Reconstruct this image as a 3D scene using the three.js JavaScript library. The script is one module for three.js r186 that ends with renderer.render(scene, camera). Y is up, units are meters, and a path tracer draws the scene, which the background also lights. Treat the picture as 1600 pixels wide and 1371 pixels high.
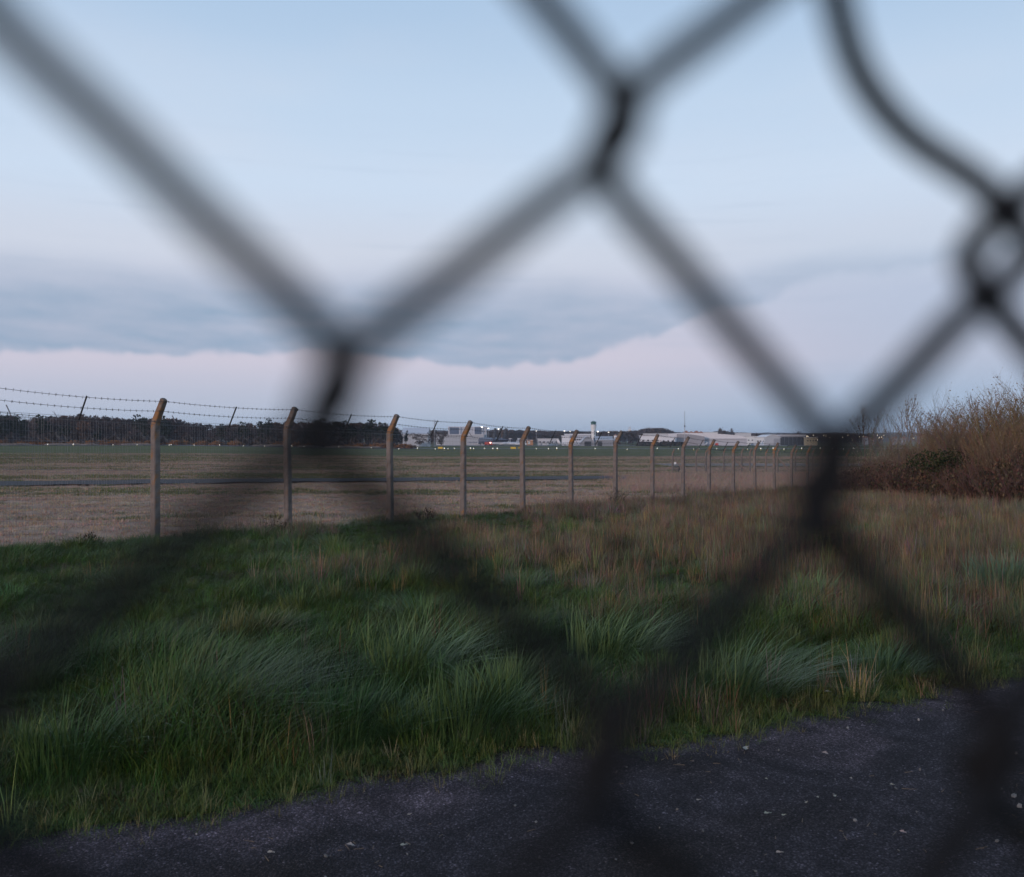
import * as THREE from 'three';
import { mergeGeometries } from 'three/addons/utils/BufferGeometryUtils.js';
import { ImprovedNoise } from 'three/addons/math/ImprovedNoise.js';

// ------------------------------------------------------------------ camera
const F = 1570, CX = 800, HY = 685.5, EYE = 1.6;         // focal length and centre in photograph pixels, eye height in metres
const scene = new THREE.Scene();
const camera = new THREE.PerspectiveCamera(2 * Math.atan(685.5 / F) * 180 / Math.PI, 1600 / 1371, 0.02, 9000);
camera.position.set(0, EYE, 0);
camera.lookAt(0, EYE, -10);
camera.focus = 10;
camera.userData.fStop = camera.getFocalLength() / 6.4;   // an entrance pupil of 6.4 mm

const noise = new ImprovedNoise();
const n2 = (x, y, s = 0) => noise.noise(x + 31.7, y + 17.3, s + 5.1);
function fbm(x, y, o = 4, s = 0) { let a = 0, k = 0.5; for (let i = 0; i < o; i++) { a += k * n2(x, y, s + i * 7.7); x *= 2.03; y *= 2.03; k *= 0.5; } return a; }
const clamp = (x, a = 0, b = 1) => Math.min(b, Math.max(a, x));
const sst = (a, b, x) => { const t = clamp((x - a) / (b - a)); return t * t * (3 - 2 * t); };
const lerp = (a, b, t) => a + (b - a) * t;
const lin = c => Math.pow(c / 255, 2.2);
function table(stops, x) { if (x <= stops[0][0]) return stops[0].slice(1); for (let i = 1; i < stops.length; i++) if (x <= stops[i][0]) { const t = sst(0, 1, (x - stops[i - 1][0]) / (stops[i][0] - stops[i - 1][0])) * 0.5 + 0.5 * (x - stops[i - 1][0]) / (stops[i][0] - stops[i - 1][0]); return stops[i].slice(1).map((v, k) => lerp(stops[i - 1][k + 1], v, t)); } return stops[stops.length - 1].slice(1); }

// ------------------------------------------------------------------ sky: dusk gradient with a low bank of cloud
const CLEAR = [[0, 163, 181, 206], [2, 184, 194, 213], [4.5, 204, 203, 218], [8, 199, 204, 222], [10.3, 206, 214, 230], [14, 203, 220, 241], [18, 193, 214, 238], [23.5, 174, 200, 229], [32, 158, 186, 217], [45, 134, 163, 198], [65, 110, 138, 176], [90, 98, 126, 164]];
const BANK_LOW = [[-60, 4.6], [-27, 4.35], [-17.7, 4.65], [-8.7, 4.75], [-4, 4.3], [-0.7, 3.85], [3.6, 4.4], [7.6, 5.6], [11.9, 6.95], [17.7, 8.4], [27, 9.2], [60, 5.2]];
const BANK_HIGH = [[-60, 9], [-27, 9.3], [-8, 9.2], [3, 9.2], [8, 8.9], [11.9, 8.6], [17.7, 9.6], [27, 10.2], [60, 8]];
const BANK_OPACITY = [[-60, 0.85], [-10, 0.92], [2, 0.88], [8, 0.74], [13, 0.5], [20, 0.4], [28, 0.36], [60, 0.7]];
{
  const W = 3072, H = 1536, data = new Float32Array(W * H * 4);
  for (let r = 0; r < H; r++) {
    const el = (r + 0.5) / H * 180 - 90, base = table(CLEAR, Math.max(el, 0)).map(lin);
    for (let c = 0; c < W; c++) {
      let az = ((c + 0.5) / W - 0.5) * 360 + 90; if (az > 180) az -= 360;       // 0 is the way the camera looks
      let [R, G, B] = base;
      if (el > -1 && el < 40) {
        const rad = az * Math.PI / 180, nx = Math.sin(rad) * 9, ny = Math.cos(rad) * 9;
        const wob = fbm(nx * 1.2, ny * 1.2 + el * 0.05, 4, 3), ways = Math.min(1, Math.abs(az) / 60), fold = az < 0 ? Math.max(az, -60) : Math.min(az, 60);
        // pale pink light under the bank, bluer to the right
        const pink = (1 - sst(9, 24, az) * (1 - sst(50, 90, az))) * sst(0.6, 2.6, el) * (1 - sst(4.5, 9, el));
        R = lerp(R, R * 1.02, pink); G = lerp(G, G * 0.99, pink);
        const right = sst(2, 25, az) * (1 - sst(60, 110, az)) * (1 - sst(4, 15, el));
        R *= 1 - 0.2 * right; G *= 1 - 0.1 * right; B *= 1 - 0.03 * right;
        // the bank
        const low = table(BANK_LOW, fold)[0] + 0.75 * wob + 0.3 * n2(nx * 5, ny * 5 + el) + 0.18 * fbm(nx * 12, ny * 12 + el, 3, 33), high = table(BANK_HIGH, fold)[0] + 1.6 * fbm(nx * 0.8, ny * 0.8 + el * 0.2, 3, 9);
        let a = sst(low - 0.08, low + 0.32 + 0.5 * sst(9, 18, fold), el) * (1 - sst(low + (high - low) * 0.45, high + 0.9, el));
        a *= table(BANK_OPACITY, fold)[0] * (0.82 + 0.5 * fbm(nx * 1.5, ny * 1.5 + el * 1.2, 5, 21) + 0.14 * fbm(nx * 5, ny * 5 + el * 3, 3, 25));
        // thin streaks below and above it
        const streak = sst(0.1, 0.5, fbm(nx * 0.5, ny * 0.5 + el * 2.2, 4, 41)) * sst(0.8, 2, el) * (1 - sst(12, 20, el)) * 0.14;
        a = clamp(a + streak * (1 - a));
        R = lerp(R, lin(148), a); G = lerp(G, lin(170), a); B = lerp(B, lin(196), a);
        // a faint veil higher up
        const veil = sst(-0.1, 0.5, fbm(nx * 0.35, ny * 0.35 + el * 0.16, 4, 60)) * sst(7, 12, el) * (1 - sst(16, 30, el)) * 0.22;
        R = lerp(R, lin(216), veil); G = lerp(G, lin(219), veil); B = lerp(B, lin(232), veil);
      }
      const k = (r * W + c) * 4; data[k] = R; data[k + 1] = G; data[k + 2] = B; data[k + 3] = 1;
    }
  }
  const t = new THREE.DataTexture(data, W, H, THREE.RGBAFormat, THREE.FloatType);
  t.mapping = THREE.EquirectangularReflectionMapping; t.magFilter = t.minFilter = THREE.LinearFilter; t.needsUpdate = true;
  scene.background = t; scene.environment = t;
}
const renderer = new THREE.WebGLRenderer({ antialias: true });
renderer.toneMapping = THREE.LinearToneMapping;
renderer.toneMappingExposure = 1.0;
renderer.shadowMap.enabled = true;

// the last light of the sun, low behind the camera and to the left
const sun = new THREE.DirectionalLight(new THREE.Color().setRGB(1, 0.74, 0.62), 1.6);
sun.position.set(-75, 16, 60); sun.target.position.set(0, 0, -20);
sun.castShadow = true; sun.shadow.radius = 14;
Object.assign(sun.shadow.camera, { left: -80, right: 80, top: 60, bottom: -60, near: 1, far: 400 });
sun.shadow.mapSize.set(2048, 2048);
scene.add(sun, sun.target);

// ------------------------------------------------------------------ helpers
function rngOf(seed) { let a = seed >>> 0; return () => { a = a + 0x6D2B79F5 | 0; let t = Math.imul(a ^ a >>> 15, 1 | a); t = t + Math.imul(t ^ t >>> 7, 61 | t) ^ t; return ((t ^ t >>> 14) >>> 0) / 4294967296; }; }
const taken = {};
function numbered(n) { const k = taken[n] = (taken[n] ?? -1) + 1; return k ? `${n}_${String(k).padStart(3, '0')}` : n; }
function tag(o, label, category, group, kind) { o.userData.label = label; if (category) o.userData.category = category; if (group) o.userData.group = group; if (kind) o.userData.kind = kind; return o; }
function mesh(name, geo, mat, parent = scene) { const m = new THREE.Mesh(geo, mat); m.name = parent === scene ? numbered(name) : name; m.castShadow = m.receiveShadow = true; parent.add(m); return m; }
function thing(name, label, category, [x, y, z] = [0, 0, 0], turn = 0, group) { const o = new THREE.Group(); o.name = numbered(name); o.position.set(x, y, z); o.rotation.y = turn; scene.add(o); return tag(o, label, category, group); }
function copyOf(o, label) { const c = o.clone(); c.name = numbered(o.name.replace(/_\d{3}$/, '')); c.userData = { ...o.userData }; if (label) c.userData.label = label; scene.add(c); return c; }
const rgb = (r, g, b) => new THREE.Color().setRGB(r, g, b);
const std = (r, g, b, rough = 0.9, more = {}) => new THREE.MeshStandardMaterial({ color: rgb(r, g, b), roughness: rough, ...more });
const at = (px, py, depth) => new THREE.Vector3((px - CX) / F * depth, EYE + (HY - py) / F * depth, -depth);
const wide = (pixels, depth) => pixels / F * depth;
function box(w, h, d, x = 0, y = 0, z = 0) { return new THREE.BoxGeometry(w, h, d).translate(x, y, z).toNonIndexed(); }
function bar(a, b, r0, r1 = r0, sides = 6) {
  const d = new THREE.Vector3().subVectors(b, a), g = new THREE.CylinderGeometry(r1, r0, d.length(), sides, 1);
  g.applyQuaternion(new THREE.Quaternion().setFromUnitVectors(new THREE.Vector3(0, 1, 0), d.clone().normalize()));
  return g.translate((a.x + b.x) / 2, (a.y + b.y) / 2, (a.z + b.z) / 2).toNonIndexed();
}
const V = (x, y, z) => new THREE.Vector3(x, y, z);
function merge(list) { return mergeGeometries(list.map(g => { const q = g.index ? g.toNonIndexed() : g; if (!q.attributes.uv) q.setAttribute('uv', new THREE.BufferAttribute(new Float32Array(q.attributes.position.count * 2), 2)); return q; })); }
function paint(g, fn) { const p = g.attributes.position, c = new Float32Array(p.count * 3); for (let i = 0; i < p.count; i++) c.set(fn(p.getX(i), p.getY(i), p.getZ(i), i), i * 3); g.setAttribute('color', new THREE.BufferAttribute(c, 3)); return g; }

// ------------------------------------------------------------------ lie of the land
const EDGE = { x: -2.08, z: -4.08, tx: 0.905, tz: -0.425 };          // far edge of the tarmac path
const along = (x, z) => (x - EDGE.x) * EDGE.tx + (z - EDGE.z) * EDGE.tz;
const beyond = (x, z) => (x - EDGE.x) * EDGE.tz - (z - EDGE.z) * EDGE.tx;   // metres past that edge
const FENCE = k => ({ x: -5.86 + 1.5 * k, z: -(16.5 + 2.5 * k) });
const inside = (x, z) => ((-z - 16.5) * 1.5 - (x + 5.86) * 2.5) / 2.915;     // metres past the perimeter fence
const wobble = t => 0.3 * fbm(t * 0.7, 3.3, 4) + 0.12 * n2(t * 2.7, 9.1);
function gy(x, z) {
  const d = Math.max(-z, 0);
  let y = -0.0295 * (sst(8, 16, d) * Math.max(d - 12, 0)) * (d < 60 ? 1 : 0);
  if (d >= 60) { const g = 4 * sst(-0.36, -0.06, x / d); y = -1.416 - g * Math.min(d - 60, 940) / 940; }
  const q = beyond(x, z);
  if (d < 90) {
    const verge = sst(0.05, 1.2, q);
    y += verge * (0.07 + 0.2 * fbm(x * 0.5, z * 0.5, 3) + 0.09 * fbm(x * 1.5, z * 1.5, 2)) * (1 - sst(50, 90, d));
  }
  if (q < 0.25 && q > -6 && d < 60) y -= 0.03 * (1 - sst(0.05, 0.25, q));
  return y;
}
const ROAD = { a: V(-35, 0, -62.5), b: V(9, 0, -77) };
const roadSide = (x, z) => { const dx = ROAD.b.x - ROAD.a.x, dz = ROAD.b.z - ROAD.a.z, l = Math.hypot(dx, dz); return ((x - ROAD.a.x) * dz - (z - ROAD.a.z) * dx) / l; };

// ground, one sheet out to the horizon, finer where it is near
{
  const NA = 420, NR = 460, R0 = 0.4, R1 = 8000, pos = [], col = [], uv = [], idx = [];
  const tan = [0.34, 0.225, 0.16], pale = [0.46, 0.315, 0.23], green = [0.115, 0.118, 0.045], lush = [0.05, 0.07, 0.02], soil = [0.045, 0.034, 0.022], strip = [0.1, 0.108, 0.046];
  const mix = (a, b, t) => a.map((v, i) => lerp(v, b[i], t));
  for (let i = 0; i <= NR; i++) {
    const r = R0 * Math.pow(R1 / R0, i / NR);
    for (let j = 0; j <= NA; j++) {
      const a = (j / NA - 0.5) * Math.PI * 2, fine = a * (0.42 + 0.58 * Math.pow(Math.abs(a) / Math.PI, 2)), x = Math.sin(fine) * r, z = -Math.cos(fine) * r, d = -z;
      pos.push(x, gy(x, z), z); uv.push(x, z);
      const f = inside(x, z);
      let c;
      if (f > 0 || d > 70) {
        const streak = fbm(x * 0.035, z * 0.13, 4) + 0.5 * fbm(x * 0.3, z * 0.6, 3);
        c = mix(tan, pale, clamp(0.35 + streak * 1.5));
        c = mix(c, green, sst(-0.06, 0.2, fbm(x * 0.02 + 4, z * 0.075, 4, 30) + 0.7 * fbm(x * 0.2, z * 0.5, 3, 50) + 0.22 * sst(32, 40, d) * (1 - sst(54, 60, d)) * sst(6, -6, x)) * 0.85);
        const edge = 205 + 22 * fbm(x * 0.008, 7, 2) - 70 * sst(-0.1, -0.5, x / Math.max(d, 1));
        c = mix(c, mix(strip, green, clamp(0.5 + 1.6 * fbm(x * 0.012, z * 0.02, 3, 77))), sst(edge - 6, edge + 6, d + 14 * fbm(x * 0.05, z * 0.05, 2)));
      } else {
        c = mix(lush, soil, clamp(0.4 + 1.4 * fbm(x * 0.9, z * 0.9, 3)));
        c = mix(c, [0.11, 0.078, 0.05], clamp(sst(9, 17, d) * sst(-4, 3, x) * 0.75 + 0.5 * fbm(x * 0.4, z * 0.4, 3)));
      }
      const g = 0.8 + 0.4 * (((i * 7919 + j * 104729) % 97) / 97); col.push(c[0] * g, c[1] * g, c[2] * g);
    }
  }
  for (let i = 0; i < NR; i++) for (let j = 0; j < NA; j++) { const p = i * (NA + 1) + j, q = p + NA + 1; idx.push(p, p + 1, q, p + 1, q + 1, q); }
  const g = new THREE.BufferGeometry();
  g.setAttribute('position', new THREE.Float32BufferAttribute(pos, 3)); g.setAttribute('color', new THREE.Float32BufferAttribute(col, 3)); g.setAttribute('uv', new THREE.Float32BufferAttribute(uv, 2));
  g.setIndex(idx); g.computeVertexNormals();
  tag(mesh('ground', g, new THREE.MeshPhysicalMaterial({ vertexColors: true, roughness: 1, specularIntensity: 0.15 })), 'rough grassy ground falling gently to the airfield', null, null, 'structure');
}

// speckle textures
function speckle(size, fn, srgb = true) {
  const d = new Uint8Array(size * size * 4);
  for (let y = 0; y < size; y++) for (let x = 0; x < size; x++) { const c = fn(x, y), k = (y * size + x) * 4; for (let i = 0; i < 3; i++) d[k + i] = clamp(Math.round(c[i]), 0, 255); d[k + 3] = 255; }
  const t = new THREE.DataTexture(d, size, size); t.wrapS = t.wrapT = THREE.RepeatWrapping; t.magFilter = THREE.LinearFilter; t.minFilter = THREE.LinearMipmapLinearFilter; t.generateMipmaps = true; if (srgb) t.colorSpace = THREE.SRGBColorSpace; t.needsUpdate = true; return t;
}
// tarmac: chippings as cells
let tarColor, tarBump;
{
  const S = 1024, N = 150, r = rngOf(11), pts = [];
  for (let i = 0; i < N * N; i++) pts.push([r(), r(), r(), r()]);
  const cell = (x, y) => { const fx = x / S * N, fy = y / S * N, ix = Math.floor(fx), iy = Math.floor(fy); let best = 9, who = null; for (let a = -1; a <= 1; a++) for (let b = -1; b <= 1; b++) { const p = pts[((iy + b + N) % N) * N + (ix + a + N) % N], dd = Math.hypot(ix + a + p[0] - fx, iy + b + p[1] - fy); if (dd < best) { best = dd; who = p; } } return [best, who]; };
  const hb = new Float32Array(S * S), cb = new Float32Array(S * S);
  for (let y = 0; y < S; y++) for (let x = 0; x < S; x++) { const [dd, w] = cell(x, y); hb[y * S + x] = (1 - clamp(dd * 1.15)) * (0.35 + 0.65 * w[2]); cb[y * S + x] = w[3]; }
  const grime = (x, y) => { const u = x / S * Math.PI * 2, v = y / S * Math.PI * 2; return noise.noise(Math.cos(u) * 1.4 + 3, Math.sin(u) * 1.4 + Math.cos(v) * 1.4, Math.sin(v) * 1.4) + 0.5 * noise.noise(Math.cos(u) * 4 + 3, Math.sin(u) * 4 + Math.cos(v) * 4, Math.sin(v) * 4); };
  tarColor = speckle(S, (x, y) => { const h = hb[y * S + x], k = cb[y * S + x], stone = k > 0.985 ? 98 + 1200 * (k - 0.985) : 40 + 42 * k * k, v = lerp(30, stone, sst(0.08, 0.4, h)) * (1 + 0.3 * grime(x, y)); return [v * 1.0, v * 0.98, v * 1.06]; });
  tarBump = speckle(S, (x, y) => { const v = 255 * hb[y * S + x]; return [v, v, v]; }, false);
}
// tarmac path with a ragged far edge
{
  const pos = [], uv = [], idx = [], col = [], NT = 900, NQ = 44, T0 = -14, T1 = 46;
  for (let i = 0; i <= NT; i++) {
    const t = T0 + (T1 - T0) * i / NT, w = wobble(t);
    for (let j = 0; j <= NQ; j++) {
      const q = j === 0 ? w : lerp(w - 0.02, -4.1, (j - 1) / (NQ - 1));
      const x = EDGE.x + t * EDGE.tx + q * EDGE.tz, z = EDGE.z + t * EDGE.tz - q * EDGE.tx;
      pos.push(x, j === 0 ? gy(x, z) - 0.02 : gy(x, z) + 0.034 - 0.012 * sst(0, 1, 1 - (w - q) / 0.3) + 0.008 * fbm(x * 1.2, z * 1.2, 3), z); uv.push(x / 1.3, z / 1.3);
      // silt washed to the edge, and patches of moss
      const silt = sst(0.05, 0.45, fbm(x * 1.3, z * 1.3, 4, 5) + 0.45 - (w - q) * 0.55), moss = sst(0.1, 0.4, fbm(x * 1.1 + 9, z * 1.1, 4, 8) + 0.1 - 0.25 * sst(-0.3, 0.1, -(w - q)));
      let c = [1, 1, 1].map((v, k) => lerp(v, [2.3, 2.1, 2.05][k], silt)); c = c.map((v, k) => lerp(v, [0.55, 0.47, 0.36][k], 0.9 * moss * (1 - 0.6 * silt)));
      const e = sst(0.16, 0.02, w - q + 0.1 * n2(t * 9, q * 9)); c = c.map((v, k) => lerp(v, [0.75, 0.6, 0.35][k], e));
      col.push(...c);
    }
  }
  for (let i = 0; i < NT; i++) for (let j = 0; j < NQ; j++) { const p = i * (NQ + 1) + j, q = p + NQ + 1; idx.push(p, p + 1, q, p + 1, q + 1, q); }
  const g = new THREE.BufferGeometry(); g.setAttribute('position', new THREE.Float32BufferAttribute(pos, 3)); g.setAttribute('uv', new THREE.Float32BufferAttribute(uv, 2)); g.setAttribute('color', new THREE.Float32BufferAttribute(col, 3)); g.setIndex(idx); g.computeVertexNormals();
  tag(mesh('path', g, new THREE.MeshPhysicalMaterial({ map: tarColor, bumpMap: tarBump, bumpScale: 0.009, specularIntensity: 0.4, vertexColors: true, color: rgb(1.2, 1.04, 1.02), roughness: 0.95 })), 'worn tarmac path with a ragged mossy edge', null, null, 'structure');
}
// the airfield's perimeter track
function strip(name, label, a, b, halfWidth, mat, lift) {
  const n = 60, pos = [], uv = [], idx = [], dx = b.x - a.x, dz = b.z - a.z, l = Math.hypot(dx, dz);
  for (let i = 0; i <= n; i++) for (const s of [-1, 0, 1]) { const x = lerp(a.x, b.x, i / n) - s * halfWidth * dz / l, z = lerp(a.z, b.z, i / n) + s * halfWidth * dx / l; pos.push(x, gy(x, z) + lift, z); uv.push(i / n * l / 4, s * halfWidth / 4); }
  for (let i = 0; i < n; i++) for (let j = 0; j < 2; j++) { const p = i * 3 + j, q = p + 3; idx.push(p, p + 1, q, p + 1, q + 1, q); }
  const g = new THREE.BufferGeometry(); g.setAttribute('position', new THREE.Float32BufferAttribute(pos, 3)); g.setAttribute('uv', new THREE.Float32BufferAttribute(uv, 2)); g.setIndex(idx); g.computeVertexNormals();
  return tag(mesh(name, g, mat), label, null, null, 'structure');
}
const trackMat = new THREE.MeshStandardMaterial({ map: tarColor, color: rgb(0.95, 0.88, 0.88), roughness: 0.95, side: THREE.DoubleSide });
strip('track', 'grey tarmac track crossing the airfield behind the fence', V(-95, 0, -45), V(22, 0, -82.5), 3.5, trackMat, 0.09);
strip('taxiway', 'pale grey taxiway behind the far fence', V(18, 0, -122), V(75, 0, -122), 7, std(0.2, 0.165, 0.15), 0.1);
strip('runway', 'thin grey line of the runway far across the airfield', V(-420, 0, -420), V(420, 0, -470), 12, std(0.24, 0.23, 0.25), 0.2);

console.log('ground done');
// ------------------------------------------------------------------ grass
function tuft(seed, n, H, spread, lean, width, seg = 3) {
  const r = rngOf(seed), pos = [], nor = [], col = [];
  for (let i = 0; i < n; i++) {
    const a = r() * 6.283, rad = spread * Math.sqrt(r()), bx = Math.cos(a) * rad, bz = Math.sin(a) * rad, h = H * (0.45 + 0.65 * r());
    const out = 0.25 + 0.6 * r(), dx = Math.cos(a) * out + lean * (0.2 + 1.2 * r()), dz = Math.sin(a) * out + (r() - 0.5) * 0.5, bend = 0.4 + 0.75 * r(), w = width * (0.6 + 0.7 * r());
    const px = -dz, pz = dx, pl = Math.hypot(px, pz) || 1, k = 0.72 + 0.5 * r();
    const pts = []; for (let s = 0; s <= seg; s++) { const t = s / seg, f = t * t * bend, y = h * (t - 0.32 * bend * t * t * (0.6 + 0.6 * Math.hypot(dx, dz))); pts.push([bx + dx * h * (0.22 * t + 0.75 * f), y - 0.02, bz + dz * h * (0.22 * t + 0.75 * f), w * (1 - 0.92 * t * t) / 2]); }
    const tri = (A, B, C) => { for (const p of [A, B, C]) { pos.push(p[0], p[1], p[2]); col.push(k, k, k); } };
    for (let s = 0; s < seg; s++) { const p = pts[s], q = pts[s + 1], L = (o, e) => [o[0] + e * px / pl * o[3], o[1], o[2] + e * pz / pl * o[3]]; tri(L(p, -1), L(p, 1), L(q, 1)); if (s < seg - 1) tri(L(p, -1), L(q, 1), L(q, -1)); }
  }
  const g = new THREE.BufferGeometry(); g.setAttribute('position', new THREE.Float32BufferAttribute(pos, 3)); g.setAttribute('color', new THREE.Float32BufferAttribute(col, 3)); g.computeVertexNormals(); return g;
}
const grassMat = new THREE.MeshPhysicalMaterial({ vertexColors: true, roughness: 0.5, specularIntensity: 0.4, side: THREE.DoubleSide });
const dryMat = new THREE.MeshPhysicalMaterial({ vertexColors: true, roughness: 0.9, specularIntensity: 0.25, side: THREE.DoubleSide });
const lists = {};
function sow(kind, x, y, z, s, turn, c, sy = s) { (lists[kind] ??= []).push([x, y, z, s, turn, c, sy]); }
function grow(kind, geo, mat, name, label) {
  const L = lists[kind]; if (!L) return;
  const im = new THREE.InstancedMesh(geo, mat, L.length), m = new THREE.Matrix4(), q = new THREE.Quaternion(), up = V(0, 1, 0), c = new THREE.Color();
  L.forEach(([x, y, z, s, turn, col, sy], i) => { m.compose(V(x, y, z), q.setFromAxisAngle(up, turn), V(s, sy, s)); im.setMatrixAt(i, m); im.setColorAt(i, c.setRGB(...col)); });
  im.name = numbered(name); im.castShadow = im.receiveShadow = true; scene.add(im); tag(im, label, 'grass', null, 'stuff'); console.log(name, L.length);
}
const mixc = (a, b, t) => a.map((v, i) => lerp(v, b[i], clamp(t)));
const GREEN = [0.072, 0.13, 0.024], DEEP = [0.04, 0.076, 0.017], BLUE = [0.115, 0.17, 0.065], OLIVE = [0.12, 0.118, 0.04], STRAW = [0.33, 0.25, 0.145], BROWN = [0.165, 0.13, 0.082], PINK = [0.37, 0.255, 0.2];
{
  const r = rngOf(77);
  for (let d = 3.4; d < 62; d += 0.5) {
    const half = 0.6 * d + 1.5, cells = Math.ceil(half * 4);
    for (let c = 0; c < cells; c++) {
      const rho = 430 * Math.min(1, Math.pow(6.5 / d, 1.35)) * 0.25;
      let n = Math.floor(rho + r());
      while (n-- > 0) {
        const x = -half + (c + r()) * 0.5, z = -(d + r() * 0.5), q = beyond(x, z), f = inside(x, z);
        const w = wobble(along(x, z));
        if (q < w - 0.02 || f > 0.25) continue;
        const patch = fbm(x * 0.55, z * 0.55, 3, 2) + 0.7 * sst(10, 20, d) * fbm(x * 0.09, z * 0.28, 3, 6), fine = fbm(x * 2, z * 2, 2, 14), y = gy(x, z);
        const dry = clamp(0.52 * sst(7, 12.5, d) * sst(-2.6, 1.5, x + patch * 3) + 0.25 * sst(2, 4, x) + 1.7 * patch * (0.25 + 0.75 * sst(-0.5, 2.5, x + 0.6 * (d - 6))) - 0.02 - 0.35 * sst(4, 0.5, -f) * sst(20, 12, d));
        const tone = 1 + 1.5 * fbm(x * 1.25, z * 1.25, 3, 71), near = sst(0, 0.7, q - w), grow1 = Math.max(1, Math.pow(d / 9, 0.55));
        if (r() < dry * 0.85) { const k = r(); sow(k < 0.5 ? 'dry_a' : 'dry_b', x, y, z, (0.55 + 0.7 * r()) * grow1, r() * 6.28, mixc(mixc(BROWN, STRAW, r() * r() * 1.3), PINK, sst(12, 30, d) * r() * 0.35).map(v => v * (0.5 + 0.7 * r()) * tone), (0.7 + 0.8 * r() + 0.5 * patch) * lerp(1, grow1, 0.3)); }
        else { const s = (0.35 + 0.65 * near) * (0.5 + 0.5 * r() + 1.7 * patch + 0.7 * fine) * (d > 9 ? 0.72 : 1); sow(r() < 0.5 ? 'green_a' : 'green_b', x, y, z, Math.max(0.45, s) * lerp(1, grow1, 0.8), (r() - 0.5) * 3.4 + 3 * patch, mixc(mixc(GREEN, DEEP, r()), OLIVE, 0.5 * r() * r() + dry * 0.55 + 0.5 * fine).map(v => v * (0.7 + 0.6 * r()) * (0.4 + 0.6 * tone)), Math.max(0.4 * (0.4 + 0.6 * near), s)); }
      }
    }
  }
  // moss and short stuff creeping over the path's edge
  for (let i = 0; i < 9000; i++) { const t = -4 + 14 * r(), q = wobble(t) - 0.4 * Math.pow(r(), 2.2) + 0.3 * r(), x = EDGE.x + t * EDGE.tx + q * EDGE.tz, z = EDGE.z + t * EDGE.tz - q * EDGE.tx; if (fbm(t * 1.1, q * 2, 3, 91) < -0.3) continue; const b = fbm(x * 1.7, z * 1.7, 3, 19); sow('short', x, gy(x, z) + 0.028, z, (0.5 + 0.9 * r()) * (1 + b), r() * 6.28, mixc(mixc(DEEP, GREEN, r()), [0.1, 0.07, 0.04], 0.35 + 1.8 * b + 0.5 * (r() - 0.5)), (0.4 + 1.3 * r() * r()) * (1 + 1.2 * b)); if (r() < 0.16) sow(r() < 0.6 ? 'green_b' : 'dry_b', x, gy(x, z) + 0.02, z, 0.3 + 0.35 * r(), r() * 6.28, mixc(mixc(GREEN, OLIVE, r()), STRAW, r() < 0.25 ? 0.7 * r() : 0)); }
  // the field inside the fence
  for (let i = 0; i < 120000; i++) {
    const d = 13 + 190 * Math.pow(r(), 1.15), x = (r() * 2 - 1) * (0.58 * d + 2), z = -d; if (inside(x, z) < 0.1 || Math.abs(((x + 95) * -37.5 - (z + 45) * 117) / 122.9) < 3.6) continue;
    const g = sst(0, 0.13, fbm(x * 0.02 + 4, z * 0.075, 4, 30) + 0.7 * fbm(x * 0.2, z * 0.5, 3, 50) + 0.22 * sst(32, 40, d) * (1 - sst(54, 60, d)) * sst(6, -6, x)), lush = r() < g * 0.8, verge = sst(3.6, 4.6, Math.abs(((x + 95) * -37.5 - (z + 45) * 117) / 122.9)) ;
    const s = (0.6 + 0.5 * r()) * Math.pow(d / 18, 0.75), tallness = (0.6 + 0.5 * r()) * Math.pow(d / 18, 0.3);
    sow(lush ? 'field_green' : 'field_dry', x, gy(x, z), z, s, r() * 6.28, lush ? mixc([0.1, 0.115, 0.042], OLIVE, 0.3 + 0.5 * r()).map(v => v * (0.85 + 0.5 * r())) : mixc(mixc(BROWN, STRAW, 0.3 + 0.5 * r()), PINK, 0.4 + 0.4 * r()).map(v => v * (0.9 + 0.45 * r())), tallness * (0.5 + 0.5 * r() + 0.5 * g));
  }
  // tall pink seed grass where the far fence turns
  for (let i = 0; i < 15000; i++) { const d = 47 + 36 * r(), x = (900 + 480 * r() - CX) / F * d + 1.5, z = -d; const p = CX + F * (x - 1.5) / d; if (inside(x, z) < 0.3 || r() > sst(890, 1040, p + 60 * fbm(x * 0.3, z * 0.3, 2, 4)) || fbm(x * 0.12, z * 0.12, 3, 12) < -0.12 - 0.35 * sst(980, 1050, CX + F * x / d)) continue; sow('tall', x, gy(x, z), z, 0.9 + 0.7 * r(), r() * 6.28, mixc(PINK, BROWN, 0.5 * r()).map(v => v * (0.9 + 0.6 * r())), 0.8 + 0.6 * r()); }
  for (let i = 0; i < 150; i++) { const d = 5 + 13 * Math.pow(r(), 1.2), x = (r() * 2 - 1) * 0.56 * d, z = -d, q = beyond(x, z); if (q < 0.35 || inside(x, z) > -0.4 || r() < 0.55 * sst(0, 3, x)) continue; const s = 0.5 + 0.6 * r(); sow('clump', x, gy(x, z), z, s, r() * 6.28, mixc(mixc(GREEN, BLUE, r()), OLIVE, r() * r() * 0.7).map(v => v * (0.8 + 0.35 * r())), s * (0.8 + 0.4 * r())); }
  grow('clump', tuft(9, 230, 0.32, 0.2, 0.35, 0.006, 4), grassMat, 'grass_clumps', 'small arching clumps of green grass dotted over the verge');
  grow('green_a', tuft(1, 15, 0.3, 0.06, 0.75, 0.0044, 4), grassMat, 'long_grass', 'lush dark green long grass covering the verge');
  grow('green_b', tuft(2, 17, 0.22, 0.07, 0.6, 0.004), grassMat, 'soft_grass', 'soft bent green grass mixed through the verge');
  grow('dry_a', tuft(3, 17, 0.3, 0.07, 0.2, 0.0032), dryMat, 'dry_grass', 'thin brown winter grass standing over the verge');
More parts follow.
